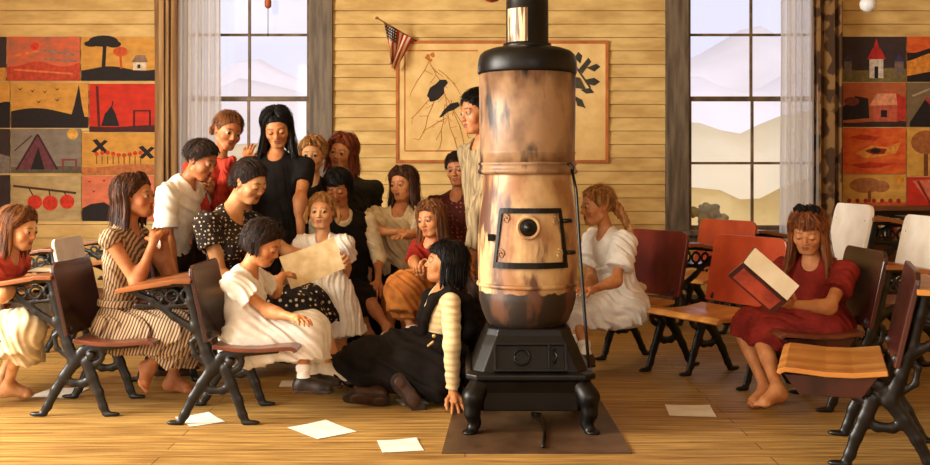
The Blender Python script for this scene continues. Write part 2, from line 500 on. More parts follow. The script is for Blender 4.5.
    def body(s, h=0.0031):
        J = s.J; b = s.b; hd = s.head
        nr = (.043 if not s.adult else .052) * (1 if s.adult else .92 + .1 * (s.b - .8))
        pr = s.torso()
        for d in 'rl':
            if 'e' + d in J:
                pr += s.limb(['s' + d, 'e' + d], [.046, .036]) + s.limb(['e' + d, 'w' + d], [.037, .024])
                m = lerp(J['e' + d], J['w' + d], .28); pr.append(cap(J['e' + d], m, .034 * b, .037 * b, .03))
            if d in s.hands: pr += s.hand_prims(d)
            if 'k' + d in J:
                pr += s.limb(['h' + d, 'k' + d], [.084, .052]) + s.limb(['k' + d, 'a' + d], [.050, .031])
                bk = nrm(J['a' + d] - J['k' + d]); fk = J['k' + d] - J['h' + d]; back = -nrm(fk - bk * (fk @ bk) + 1e-6)
                pr.append(cap(lerp(J['k' + d], J['a' + d], .18) + back * .010 * b, lerp(J['k' + d], J['a' + d], .48) + back * .010 * b, .046 * b, .042 * b, .03))
                if getattr(s, 'foot' + d) == 'bare': pr += s.foot_prims(d)
                else: A, T, dn, fw, sd = s.foot_frame(d); pr.append(cap(A, A + fw * .09 * b + dn * .04 * b, .034 * b, .026 * b, .03))
        pr += [cap(s.neck - s.sp * .03, hd.w(0, -.09, -.18), nr * 1.12, nr, .035)]
        pr += hd.prims(s.lids, s.adult) + s.extra
        me = solid(pr, h, None, hd.paint(s.skin, brow=s.brow, lip=s.lip, blush=tuple(int(x * y) for x, y in zip(s.skin, (.98, .76, .66))), lids=s.lids))
        s.bodyo = link('body', me, SKIN, s.root, s.base)
        if s.lids == 'open': s.eyes()
    def eyes(s, gaze=(0, 0), iris=(60, 36, 20)):
        hd = s.head; H = hd.H
        for sx in (-1, 1):
            c = hd.w(sx * .145, .315, .005); r = .0765 * H
            g = nrm(hd.f + hd.r * s.__dict__.get('gz', gaze)[0] + hd.u * s.__dict__.get('gz', gaze)[1])
            u = nrm(np.cross(g, hd.r)); w = np.cross(u, g)
            vs = []; fs = []; cs = []
            rings = [0, .24, .28, .52, .60, .8, 1.1, 1.4, 1.8]
            n = 16
            wh = np.array(lin((160, 134, 108))[:3]); ir = np.array(lin(iris)[:3]); bk = np.array(lin((14, 9, 7))[:3])
            for i, a in enumerate(rings):
                for k in range(n):
                    t = 2 * math.pi * k / n
                    vs.append(c + r * (g * math.cos(a) + (u * math.cos(t) + w * math.sin(t)) * math.sin(a)))
                    cs.append(bk if a <= .25 else ir if a <= .53 else wh)
            for i in range(len(rings) - 1):
                for k in range(n): fs.append((i * n + k, i * n + (k + 1) % n, (i + 1) * n + (k + 1) % n, (i + 1) * n + k))
            me = np_mesh(np.array(vs), np.array(fs))
            at = me.attributes.new('Col', 'FLOAT_COLOR', 'POINT')
            at.data.foreach_set('color', np.concatenate([np.array(cs), np.ones((len(cs), 1))], 1).astype(np.float32).ravel())
            link('eye', me, EYEM, s.root, s.base)
    # --- clothes
    def garment(s, name, prims, mat, h=.005, disp=None):
        d2 = disp
        if disp is not None:
            d2 = lambda p: disp(p) * np.clip((np.linalg.norm(p - s.neck, axis=1) - .07) / .10, 0, 1)
        me = solid(prims, h, d2)
        if mat.name.startswith('hair'):
            n = len(me.vertices); at = me.attributes.new('Col', 'FLOAT_COLOR', 'POINT'); at.data.foreach_set('color', np.ones(n * 4, np.float32))
        return link(name, me, mat, s.root, s.base)
    def neckhole(s, drop=.03, r=.056, fwd=.02):
        n = s.neck; b = s.b
        c = n + s.f * fwd
        return [cap(c - s.sp * drop + s.f * .03, c + s.sp * .12, r * b * .95, r * b * 1.5, .012, None, '-')]
    def bodice(s, e=.012, waist=None):
        pr = s.torso(e)
        if waist is not None:
            pt = s.pel + s.sp * waist
            pr = [(a, b_, k, [(pt, -s.sp)], op) for (a, b_, k, c, op) in pr]
        return pr
    def sleeve(s, d, frac, e=.013, puff=0.0, cuff=0.0):
        """frac <= 1 along the upper arm, 1..2 down the forearm"""
        J = s.J; b = s.b; A, E = J['s' + d], J['e' + d]; t = nrm(E - A)
        ct = A + (s.J['s' + d] - s.J['s' + d])
        if frac <= 1:
            q = lerp(A, E, frac)
            pr = [cap(A, q, .047 * b + e + puff, .040 * b + e + cuff + puff * .6, .03, [(q, t)])]
        else:
            W = J['w' + d]; q = lerp(E, W, frac - 1); t2 = nrm(W - E)
            pr = [cap(A, E, .047 * b + e + puff, .038 * b + e, .03), cap(E, q, .038 * b + e, .026 * b + e + cuff, .02, [(q, t2)])]
        return pr
    def skirt_sit(s, drape=.10, e=.02, fill=.075, over=.03, hang=0.0, clipz=None):
        """a skirt over seated thighs, falling from the knees"""
        J = s.J; b = s.b; pr = []
        mids = []
        for d in 'rl':
            h, k = J['h' + d], J['k' + d]; t = nrm(k - h); kk = k + t * over
            pr.append(cap(h, kk, .088 * b + e, .062 * b + e, .05, [(kk, t)] if drape <= 0 else None))
            if drape > 0:
                dn = nrm(nrm(J['a' + d] - k) * .75 + V(0, 0, -.25)) if 'a' + d in J else V(0, 0, -1)
                q = kk + dn * drape
                pr.append(cap(kk, q, .062 * b + e, .068 * b + e, .05, [(q, dn)]))
            mids.append((h, kk))
        hm = (mids[0][0] + mids[1][0]) / 2; km = (mids[0][1] + mids[1][1]) / 2
        pr.append(cap(hm, km, fill * b + e, .05 * b + e, .07, [(km, nrm(km - hm))] if drape <= 0 else None))
        if drape > 0:
            dn = V(0, 0, -1); q = km + dn * drape; pr.append(cap(km, q, .055 * b + e, .065 * b + e, .06, [(q, dn)]))
        if hang > 0:
            for t in np.linspace(0.0, .9, 4):
                for d in 'rl':
                    c = lerp(J['h' + d], J['k' + d], t); q = c + V(0, 0, -hang); pr.append(cap(c, q, .06 * b + e, .06 * b + e, .06, [(q, V(0, 0, -1))]))
        pr.append(cap(s.pel, s.pel + s.sp * .13 * s.st, .10 * b + e, .075 * b + e, .05))
        return pr
    def skirt_stand(s, length, flare=.08, e=.015, waist=.10):
        p = s.pel; b = s.b; w = p + s.sp * waist * s.st; q = p + V(0, 0, -length)
        rt = s.rt * s.hw
        pr = [cap(w, p, .095 * b + e, .12 * b + e, .05)]
        for k in (-1, 0, 1):
            pr.append(cap(p + k * rt, q + k * rt * 1.3, .10 * b + e, .10 * b + e + flare * (1 if k else .8), .06, [(q, V(0, 0, -1))]))
        return pr
    def trousers(s, mat, frac=1.0, e=.016):
        J = s.J; pr = [cap(J['hr'], J['hl'], .095 * s.b + e, None, .04), cap(s.pel, s.pel + s.sp * .10 * s.st, .09 * s.b + e, .085 * s.b + e, .05)]
        for d in 'rl':
            pr += s.limb(['h' + d, 'k' + d], [.086, .056], e, .03)
            q = lerp(J['k' + d], J['a' + d], frac); t = nrm(J['a' + d] - J['k' + d])
            pr.append(cap(J['k' + d], q, .056 * s.b + e, .045 * s.b + e, .03, [(q, t)]))
        return s.garment('trousers', pr, mat, .006, fold(V(.3, .2, 1), .09, .004, 5))
    def collar(s, mat, r=.07, wide=.035, th=.008, drop=.015):
        """two flat collar wings lying round the neck"""
        n = s.neck - s.sp * drop; b = s.b; pr = []
        rt = nrm(s.J['sr'] - s.J['sl']); fw = s.f
        for sx in (-1, 1):
            pts = []
            for a in np.linspace(170, 8, 9):
                a = math.radians(a); rr = r * b
                pts.append(n + rt * sx * rr * math.sin(a) * 1.05 + fw * rr * math.cos(a) * 1.0 + s.sp * (.012 - .028 * (math.cos(a) + 1) * .9) * b * 1.2)
            for i in range(len(pts) - 1):
                pr.append(cap(pts[i], pts[i + 1], (.010 + wide * .18) * b, (.010 + wide * .22) * b, .012))
                o = nrm(pts[i] - n); pr.append(cap(pts[i] + o * wide * .35 * b - s.sp * .010, pts[i + 1] + o * wide * .4 * b - s.sp * .012, .010 * b, .010 * b, .018))
        return link('collar', solid(pr, .004), mat, s.root, s.base)
    # --- hair
    def hair(s, style, mat, name='hair', per=7, fly=.010, **kw):
        s.head.paths = []
        pos, q = nets(*field(hair_prims(s.head, style, **kw), .0032))
        v2, f2, c2 = strands(s.head, per, .0017, fly, kw.get('seed', 1))
        me = np_mesh(np.concatenate([pos, v2]), np.concatenate([q, f2 + len(pos)]))
        c = np.concatenate([np.full((len(pos), 3), .72), c2]); at = me.attributes.new('Col', 'FLOAT_COLOR', 'POINT')
        at.data.foreach_set('color', np.concatenate([c, np.ones((len(c), 1))], 1).astype(np.float32).ravel())
        return link(name, me, mat, s.root, s.base)

def scalp(hd, az, el, g=1.05):
    a, e = math.radians(az), math.radians(el)
    return hd.w(.345 * g * math.cos(e) * math.sin(a), -.06 + .425 * g * math.cos(e) * math.cos(a), .12 + .375 * g * math.sin(e))

def hchain(hd, pts, rs, k=.01):
    hd.__dict__.setdefault('paths', []).append((np.array([np.asarray(p, float) for p in pts]), float(max(rs))))
    return chain(pts, rs, k)

def strands(hd, per, rad, fly, seed):
    """fine tapered hairs scattered round every lock, as one vertex/face set"""
    rs = np.random.RandomState(seed); VS = []; FS = []; CS = []; n0 = 0; m = 9
    for pts, r in hd.paths:
        L = np.linalg.norm(np.diff(pts, axis=0), axis=1).sum()
        if L < .02: continue
        u = np.linspace(0, len(pts) - 1, m); k = np.minimum(u.astype(int), len(pts) - 2); t = (u - k)[:, None]
        p0 = pts[np.maximum(k - 1, 0)]; p1 = pts[k]; p2 = pts[k + 1]; p3 = pts[np.minimum(k + 2, len(pts) - 1)]
        base = .5 * (2 * p1 + (p2 - p0) * t + (2 * p0 - 5 * p1 + 4 * p2 - p3) * t * t + (3 * p1 - p0 - 3 * p2 + p3) * t ** 3)
        for q in range(per):
            o = rs.normal(size=3); o /= np.linalg.norm(o); o2 = rs.normal(size=3) * fly
            out = base[m // 2] - hd.c; o = o + nrm(out) * .7
            w = np.linspace(0, 1, m)[:, None]
            c = base + o * r * rs.uniform(.75, 1.25) * (1 - .25 * w) + o2 * w ** 2 + rs.normal(size=3) * .0015 * np.sin(w * 9 + rs.uniform(0, 6))
            T = np.gradient(c, axis=0); T /= np.linalg.norm(T, axis=1)[:, None] + 1e-9
            A = np.cross(T, nrm(rs.normal(size=3))); A /= np.linalg.norm(A, axis=1)[:, None] + 1e-9; B = np.cross(T, A)
            rr = rad * rs.uniform(.7, 1.3) * (1 - .8 * w ** 3)
            ring = [c + rr * (A * math.cos(g) + B * math.sin(g)) for g in (0, 2.094, 4.189)]
            VS.append(np.stack(ring, 1).reshape(-1, 3))
            f = []
            for e in range(m - 1):
                for g in range(3):
                    f.append((n0 + e * 3 + g, n0 + e * 3 + (g + 1) % 3, n0 + e * 3 + 3 + (g + 1) % 3, n0 + e * 3 + 3 + g))
            FS.append(f); n0 += m * 3
            CS.append(np.full((m * 3, 3), rs.uniform(.55, 1.35)))
    return np.concatenate(VS), np.array(sum(FS, [])), np.concatenate(CS)

def lock(hd, az, el0, el1, hang, r, out=0.0, wav=0.0, g=1.05, twist=0.0, rng=random, grav=None):
    """a lock that follows the scalp from el0 down to el1, then hangs"""
    H = hd.H; pts = []; n = 6
    for i in range(n + 1):
        t = i / n; e = el0 + (el1 - el0) * t
        pts.append(scalp(hd, az + twist * t, e, g + .02 * math.sin(i * 1.7 + az)))
    if hang > 0:
        d = nrm(pts[-1] - pts[-2]); c = hd.w(0, -.06, .0); o = pts[-1] - c; o = nrm(V(o[0], o[1], 0)) if grav is None else nrm(o - grav * (o @ grav))
        G = V(0, 0, -1) if grav is None else grav
        m = max(3, int(hang / (.14 * H)))
        for i in range(m):
            t = (i + 1) / m
            d = nrm(d * .55 + G * .6 + o * out * (.6 if t < .6 else 1.0) + (rng.uniform(-1, 1) * hd.r + rng.uniform(-1, 1) * hd.f) * wav)
            pts.append(pts[-1] + d * hang / m)
    k = len(pts)
    rs = [r * H * (.75 + .5 * math.sin(math.pi * min(1, (i + 1) / k * .9))) * (1 if i < k - 1 else .45) for i in range(k)]
    return hchain(hd, pts, rs, .012 * H)

def over(hd, lat, th, g=1.06):
    """scalp point on an arc running front to back: lat = sideways angle, th = 0 brow .. 90 crown .. 180 nape"""
    a, t = math.radians(lat), math.radians(th)
    return hd.w(.345 * g * math.sin(a), -.06 + .425 * g * math.cos(a) * math.cos(t), .12 + .375 * g * math.cos(a) * math.sin(t))

def hair_prims(hd, style, hang=.6, bangs=False, part=0, seed=1, r=.045, wav=.05, out=.05, n=40, face=66, ear=-18, parting_side=0, grav=None, fringe=0.0, th0=30, vol=1.10):
    rng = random.Random(seed); H = hd.H; K = .008 * H
    # scalp cover: cut by a plane running from the hairline down behind the ears
    nn = nrm(hd.f * .80 - hd.u * .60)
    clip = [(hd.w(0, .275, .275), nn)]
    pr = [ell(hd.w(0, -.065, .125), V(.358, .436, .385) * H, hd.R, .02 * H, clip)]
    rr = lambda a=.75, b=1.2: r * H * rng.uniform(a, b)
    if style in ('long', 'bob', 'curly'):
        # from the parting sideways and down
        m = n + 14
        for i in range(m):
            az = face + (360 - 2 * face) * (i + .5) / m + rng.uniform(-4, 4)
            e1 = rng.uniform(ear - 8, ear + 6)
            pr += lock(hd, az, rng.uniform(55, 82), e1, hang * rng.uniform(.75, 1.12), r * rng.uniform(.6, 1.0), out, wav, vol + rng.uniform(-.025, .035), rng=rng, grav=grav)
        for i in range(int(n * .5)):
            az = face * 1.15 + (360 - 2.3 * face) * (i + .5) / (n * .5) + rng.uniform(-5, 5)
            pr += lock(hd, az, rng.uniform(50, 70), ear, hang * rng.uniform(.6, .95), r * 1.1, out * .5, wav, vol - .09, rng=rng, grav=grav)
        for sx in (-1, 1):          # front locks either side of the parting, following the skull down past the temples
            for i in range(9):
                t = i / 8; el = 80 - 6 * t
                a0, a1 = sx * (8 + 50 * t), sx * (face + 16 * t)
                pts = [scalp(hd, a0 + (a1 - a0) * q ** .8, 74 - (74 + 14) * q ** 1.15 + (0 if q < .5 else 6 * (1 - t)), vol - .02 + .03 * math.sin(3 * q + i)) for q in (0, .2, .4, .6, .8, 1)]
                pr += hchain(hd, pts, [rr(.5, .7), rr(.8, 1), rr(.8, 1), rr(.8, 1), rr(.7, .9), rr(.5, .7)], K)
        if style == 'curly':
            for i in range(110):
                az = rng.uniform(0, 360); el = rng.uniform(-28, 85)
                d = abs((az + 180) % 360 - 180)
                if d < 58 and el < 38: continue
                c = scalp(hd, az, el, vol - .01); tdir = nrm(V(rng.uniform(-1, 1), rng.uniform(-1, 1), rng.uniform(-1, 1))); q = .055 * H
                pr += hchain(hd, [c - tdir * q, c + (c - hd.c) * .05, c + tdir * q], [.020 * H, .034 * H, .018 * H], K)
    if style in ('short', 'boy', 'back', 'braids'):
        for i in range(n + 30):
            az = rng.uniform(0, 360)
            d = abs((az + 180) % 360 - 180)
            lo = 34 if d < 50 else 12 if d < 72 else (-8 if d < 92 else -26)
            pr += lock(hd, az, rng.uniform(70, 88), lo + rng.uniform(-5, 9), 0, r * rng.uniform(.45, .85), 0, 0, 1.04 + rng.uniform(0, .02), rng.uniform(-12, 12), rng)
    if style == 'boy':          # top hair combed across with an uneven edge on the brow
        for i in range(24):
            lat = -58 + 116 * i / 23; g = 1.07 + rng.uniform(0, .06) * math.cos(math.radians(lat))
            pts = [over(hd, lat + parting_side * 22 * (1 - q) + rng.uniform(-3, 3), 96 - (96 - th0 + rng.uniform(-6, 5) + 14 * fringe * 10) * q, g) for q in (0, .35, .7, 1)]
            pr += hchain(hd, pts, [rr(.7, .9), rr(.8, 1.1), rr(.7, 1.0), rr(.3, .5)], K)
    if style in ('back', 'braids'):                                        # combed back from the brow
        for i in range(26):
            lat = -66 + 132 * i / 25
            lift = (.07 if style == 'back' else .015) * math.cos(math.radians(lat))
            a0 = th0 + 6 + abs(lat) * .10
            pts = [over(hd, lat * (1 - .12 * q), a0 + (188 - a0) * q, 1.045 + lift * math.sin(3.14 * min(1, q * 1.5)) + rng.uniform(-.006, .014)) for q in np.linspace(0, 1, 8)]
            pr += hchain(hd, pts, [rr(.5, .7)] + [rr(.8, 1.15) for _ in range(6)] + [rr(.6, .8)], K)
    if style == 'back':
        for i in range(18):
            a = math.radians(96 + 168 * i / 17); c = hd.w(.36 * math.sin(a), -.06 + .44 * math.cos(a), -.10 + .05 * math.sin(i * 2.2))
            pr += hchain(hd, [c + hd.u * .06 * H, c - hd.u * .02 * H + (c - hd.c) * .08, c - hd.u * .08 * H], [.03 * H, .055 * H, .03 * H], K)
    def edge(lat):                                             # where the hairline plane meets the arc
        a = math.radians(lat); c = math.cos(a)
        for th in range(-50, 90, 2):
            t = math.radians(th)
            if (-.06 + .436 * c * math.cos(t) - .275) * .8 - (.12 + .385 * c * math.sin(t) - .275) * .6 < 0: return th
        return 80
    for i in range(46):
        lat = -80 + 160 * i / 45 + rng.uniform(-1.5, 1.5); e = edge(lat)
        if style == 'boy':
            pts = [over(hd, lat + parting_side * 14 * (1 - q), 92 + (e - 4 + rng.uniform(-5, 5) - 92) * q, 1.06 - .01 * q) for q in (0, .3, .6, .85, 1)]
        elif style in ('back', 'braids'):
            pts = [over(hd, lat * (1 - .1 * q), e - 2 + (120 - e) * q, 1.03 + .03 * q) for q in (0, .2, .5, .8, 1)]
        else:                                                  # from the parting, swept sideways and back
            sg = 1 if lat > 0 else -1
            pts = [over(hd, lat + sg * 26 * q, e - 2 + (62 - .25 * abs(lat)) * q, 1.035 + .05 * math.sin(2.6 * q)) for q in (0, .2, .5, .8, 1)]
        pr += hchain(hd, pts, [.018 * H, .024 * H, .026 * H, .024 * H, .016 * H], K)
    if bangs:
        for i in range(20):
            lat = -54 + 108 * i / 19
            pts = [over(hd, lat * (.75 + .3 * q), 88 - (88 - 12) * q + rng.uniform(-3, 3) * q + 8 * abs(lat) / 54 * q, 1.075 - .01 * q) for q in (0, .3, .6, .85, 1)]
            pr += hchain(hd, pts, [rr(.6, .8), rr(.8, 1), rr(.8, 1), rr(.6, .8), rr(.3, .45)], K)
    return pr

def braid(hd, start, pts, r, n=9):
    """plaited tail as overlapping beads along pts"""
    out = []; pts = [np.asarray(p, float) for p in pts]
    seg = [np.linalg.norm(pts[i + 1] - pts[i]) for i in range(len(pts) - 1)]; T = sum(seg)
    for i in range(n):
        d = T * (i + .5) / n; k = 0
        while k < len(seg) - 1 and d > seg[k]: d -= seg[k]; k += 1
        p = lerp(pts[k], pts[k + 1], min(1, d / seg[k])); t = nrm(pts[k + 1] - pts[k]); s_ = nrm(np.cross(t, V(.3, 1, .2)))
        q = r * (1 - .45 * i / n)
        for sg in (-1, 1):
            out.append(cap(p + s_ * sg * q * .45 - t * q * .5, p - s_ * sg * q * .1 + t * q * .6, q * .62, q * .5, .003))
    return out
# ---------------------------------------------------------------- camera
cam = bpy.data.cameras.new('camera'); co = bpy.data.objects.new('camera', cam); COL.objects.link(co)
co.location = (0, 0, EYE); co.rotation_euler = (math.radians(90), 0, 0)
cam.sensor_width = 36; cam.lens = 36 * FL / 930; cam.shift_y = -(232.5 - CY) / 930; cam.clip_start = 0.05; cam.clip_end = 600
SC.camera = co
vs = SC.view_settings; vs.view_transform = 'Standard'; vs.look = 'None'; vs.gamma = 1; vs.use_curve_mapping = False; vs.exposure = 0.22

# ---------------------------------------------------------------- room shell
YW = 8.7
def wx(px): return (px - CX) * YW / FL
def wz(py): return EYE - (py - CY) * YW / FL
XL, XR, Y0, ZC = -4.7, 4.7, -1.6, 3.6

m_floor = M('floor_boards', (198, 158, 88), (138, 100, 48), scale=5, stretch=(.55, 9, 1), rough=.5, bump=.12, detail=7, lo=.36, hi=.66)
nt = m_floor.node_tree                                            # seams between boards running across the room
b = nt.nodes['Principled BSDF']; src = b.inputs['Base Color'].links[0].from_socket
br = nt.nodes.new('ShaderNodeTexBrick'); br.inputs['Scale'].default_value = 1.0; br.inputs['Brick Width'].default_value = 2.6; br.inputs['Row Height'].default_value = .115
br.inputs['Mortar Size'].default_value = .003; br.inputs['Color1'].default_value = (1, 1, 1, 1); br.inputs['Color2'].default_value = (.80, .78, .74, 1); br.inputs['Mortar'].default_value = (.35, .28, .2, 1)
mx = nt.nodes.new('ShaderNodeMix'); mx.data_type = 'RGBA'; mx.blend_type = 'MULTIPLY'; mx.inputs[0].default_value = 1
tc = nt.nodes.new('ShaderNodeTexCoord'); nt.links.new(tc.outputs['Object'], br.inputs['Vector'])
nt.links.new(src, mx.inputs[6]); nt.links.new(br.outputs['Color'], mx.inputs[7]); nt.links.new(mx.outputs[2], b.inputs['Base Color'])
m_wall = M('wall_boards', (216, 184, 118), (186, 150, 88), scale=3.5, stretch=(1, 1, 3), rough=.75, bump=.05, detail=8)
m_wall2 = M('side_wall_paint', (205, 170, 110), (185, 148, 90), scale=3, rough=.8)
m_ceil = M('ceiling_paint', (200, 180, 140), (185, 160, 120), scale=3, rough=.9)
m_casing = M('casing_paint', (112, 98, 80), (74, 62, 48), scale=6, stretch=(4, 4, .5), rough=.55, bump=.1)
m_sash = M('sash_wood', (120, 96, 64), (72, 54, 34), scale=8, rough=.5)

def structure(name, me, mat, parent=None):
    o = link(name, me, mat, parent)
    if parent is None: o['kind'] = 'structure'
    return o

mb = MB(); mb.bx(XL, XR, Y0, YW + .1, -.1, 0); structure('floor', mb.mesh(), m_floor)
mb = MB(); mb.bx(XL, XR, Y0, YW + .1, ZC, ZC + .1); structure('ceiling', mb.mesh(), m_ceil)
WINS = [(186, 310), (688, 818)]
Z0, Z1 = wz(230), wz(-33)
mb = MB()
bh = 13.35 * YW / FL
zz = wz(320) - 20 * bh
edges = [XL]
for a, c in WINS: edges += [wx(a), wx(c)]
edges.append(XR)
k = 0
z = -.02
z = wz(24.5) - 26 * bh
while z < ZC:
    za, zb = max(z, 0), min(z + bh, ZC)
    if zb > za + .01:
        spans = [(XL, XR)]
        if zb > Z0 + .02 and za < Z1 - .02: spans = [(edges[0], edges[1]), (edges[2], edges[3]), (edges[4], edges[5])]
        for (a, c) in spans:      # lapped board: thicker at its lower edge
            mb.add([(a, YW - .016, za + .004), (c, YW - .016, za + .004), (c, YW - .001, zb), (a, YW - .001, zb), (a, YW + .10, za), (c, YW + .10, za), (c, YW + .10, zb), (a, YW + .10, zb)],
                   [(0, 1, 2, 3), (5, 4, 7, 6), (4, 0, 3, 7), (1, 5, 6, 2), (3, 2, 6, 7), (4, 5, 1, 0)])
    z += bh
# infill round the openings so their heads and sills stay straight
for a, c in WINS:
    mb.bx(wx(a), wx(c), YW, YW + .10, Z0 - .20, Z0); mb.bx(wx(a), wx(c), YW, YW + .10, Z1, Z1 + .2)
structure('wall_back', mb.mesh(), m_wall)
mb = MB(); mb.bx(XR, XR + .1, Y0, YW + .1, 0, ZC); structure('wall_right', mb.mesh(), m_wall2)
# left wall with three tall window openings, front wall with two, unseen and put in for key and fill lamps
LW = [(-.9, .5), (1.1, 2.5), (3.1, 4.5)]
mb = MB(); ys = [Y0] + [v for w in LW for v in w] + [YW + .1]
for i in range(0, len(ys), 2): mb.bx(XL - .1, XL, ys[i], ys[i + 1], 0, ZC)
for a, c in LW: mb.bx(XL - .1, XL, a, c, 0, .8); mb.bx(XL - .1, XL, a, c, 3.3, ZC)
structure('wall_left', mb.mesh(), m_wall2)
FW = [(-3.2, -1.4), (.2, 2.2)]
mb = MB(); xs = [XL] + [v for w in FW for v in w] + [XR]
for i in range(0, len(xs), 2): mb.bx(xs[i], xs[i + 1], Y0 - .1, Y0, 0, ZC)
for a, c in FW: mb.bx(a, c, Y0 - .1, Y0, 0, .8); mb.bx(a, c, Y0 - .1, Y0, 3.3, ZC)
structure('wall_front', mb.mesh(), m_wall2)
mb = MB(); mb.bx(XL, XR, YW - .035, YW - .014, 0, .16); structure('baseboard_back', mb.mesh(.004), m_casing)

def glass_mat():
    m = bpy.data.materials.new('window_glass'); m.use_nodes = True; nt = m.node_tree; nt.nodes.clear()
    o = nt.nodes.new('ShaderNodeOutputMaterial'); t = nt.nodes.new('ShaderNodeBsdfTransparent'); g = nt.nodes.new('ShaderNodeBsdfGlossy'); mx = nt.nodes.new('ShaderNodeMixShader')
    t.inputs['Color'].default_value = (.97, .97, 1, 1); g.inputs['Roughness'].default_value = .05; mx.inputs[0].default_value = .05
    nt.links.new(t.outputs[0], mx.inputs[1]); nt.links.new(g.outputs[0], mx.inputs[2]); nt.links.new(mx.outputs[0], o.inputs[0])
    return m
m_glass = glass_mat()

def window(name, pa, pc, cas_l, cas_r):
    r = empty(name, (0, 0, 0)); r['kind'] = 'structure'
    a, c = wx(pa), wx(pc); px = YW / FL
    mb = MB()
    mb.bx(a - cas_l * px, a, YW - .045, YW + .02, Z0 - .1, Z1 + .2); mb.bx(c, c + cas_r * px, YW - .045, YW + .02, Z0 - .1, Z1 + .2)
    mb.bx(a - cas_l * px, c + cas_r * px, YW - .05, YW + .02, Z1, Z1 + .2)
    link('casing', mb.mesh(.006), m_casing, r)
    mb = MB(); mb.bx(a - cas_l * px - .03, c + cas_r * px + .03, YW - .11, YW + .02, Z0 - .045, Z0); mb.bx(a - cas_l * px, c + cas_r * px, YW - .04, YW, Z0 - .15, Z0 - .045)
    link('window_sill', mb.mesh(.006), m_casing, r)
    zm = (Z0 + Z1) / 2
    for (z0, z1, yy) in ((Z0, zm + .02, YW + .03), (zm - .02, Z1, YW + .065)):
        mb = MB(); t = .035
        mb.bx(a, a + t, yy - .015, yy + .015, z0, z1); mb.bx(c - t, c, yy - .015, yy + .015, z0, z1)
        mb.bx(a + t, c - t, yy - .015, yy + .015, z0, z0 + .04); mb.bx(a + t, c - t, yy - .015, yy + .015, z1 - .04, z1)
        xm = (a + c) / 2; zc = (z0 + z1) / 2
        mb.bx(xm - .012, xm + .012, yy - .012, yy + .012, z0 + .04, z1 - .04); mb.bx(a + t, xm - .012, yy - .011, yy + .011, zc - .011, zc + .011); mb.bx(xm + .012, c - t, yy - .011, yy + .011, zc - .011, zc + .011)
        s = link('sash', mb.mesh(.003), m_sash, r)
        mb = MB(); mb.bx(a + .01, c - .01, yy - .002, yy + .002, z0 + .01, z1 - .01)
        g = link('pane', mb.mesh(), m_glass, None); g.parent = s
window('window_1', 186, 310, 22, 23)
window('window_2', 688, 818, 23, 22)

# ---------------------------------------------------------------- curtains
def M_sheer():
    m = bpy.data.materials.new('sheer_cotton'); m.use_nodes = True; nt = m.node_tree; nt.nodes.clear()
    o = nt.nodes.new('ShaderNodeOutputMaterial'); d = nt.nodes.new('ShaderNodeBsdfDiffuse'); t = nt.nodes.new('ShaderNodeBsdfTranslucent'); tr = nt.nodes.new('ShaderNodeBsdfTransparent')
    d.inputs['Color'].default_value = lin((246, 242, 238)); t.inputs['Color'].default_value = lin((244, 240, 236))
    a = nt.nodes.new('ShaderNodeMixShader'); a.inputs[0].default_value = .75; b_ = nt.nodes.new('ShaderNodeMixShader'); b_.inputs[0].default_value = .5
    L = nt.links.new; L(d.outputs[0], a.inputs[1]); L(t.outputs[0], a.inputs[2]); L(a.outputs[0], b_.inputs[1]); L(tr.outputs[0], b_.inputs[2]); L(b_.outputs[0], o.inputs[0])
    return m
m_sheer = M_sheer()
m_drape = M('drape_print', (128, 94, 52), (66, 42, 22), scale=9, stretch=(1, 1, .8), rough=.9, lo=.47, hi=.53, detail=1.5)
m_drape2 = M('drape_plain', (176, 140, 96), (126, 92, 56), scale=7, stretch=(3, 3, .2), rough=.9)
def curtain(name, p0, p1, Y, amp, nf, mat, label, seed, zb=.30, zt=2.95, flare=0):
    x0, x1 = (p0 - CX) * Y / FL, (p1 - CX) * Y / FL; rs = np.random.RandomState(seed); ph = rs.uniform(0, 6, 6)
    nu, nv = nf * 14, 16; vs = []; fs = []
    for j in range(nv + 1):
        t = j / nv; z = zt + (zb - zt) * t
        for i in range(nu + 1):
            u = i / nu
            s = u * nf + .25 * math.sin(ph[0] + u * 7) + .06 * math.sin(t * 4 + ph[1])
            xx = x0 + (x1 - x0) * u + flare * t * (u - .5) + .012 * math.sin(6.28 * s * 2 + ph[2])
            vs.append((xx, Y + amp * math.sin(6.283 * s) * (.75 + .35 * t) + .3 * amp * math.sin(6.28 * s * 2.3 + ph[3] + t), z))
    for j in range(nv):
        for i in range(nu):
            q = j * (nu + 1) + i; fs.append((q, q + 1, q + nu + 2, q + nu + 1))
    n = len(vs); vs2 = vs + [(x, y + .004, z) for x, y, z in vs]
    f2 = fs + [tuple(i + n for i in f[::-1]) for f in fs]
    mb = MB(); mb.add(vs2, f2, 0, True)
    me = mb.mesh()
    return thing_mesh(name, me, mat, label, 'curtain')
curtain('sheer_curtain', 176, 222, 8.52, .030, 6, m_sheer, 'white sheer curtain drawn to the left side of the window behind the standing children', 1)
curtain('drape', 155, 178, 8.50, .03, 3, m_drape2, 'brown drape beside the sheer curtain, next to the drawings left of the window', 2)
curtain('sheer_curtain', 780, 818, 8.52, .030, 5, m_sheer, 'white sheer curtain drawn to the right side of the hill-view window', 3)
curtain('drape', 814, 842, 8.50, .03, 3, m_drape, 'dark brown printed drape beside the drawings at the right', 4)

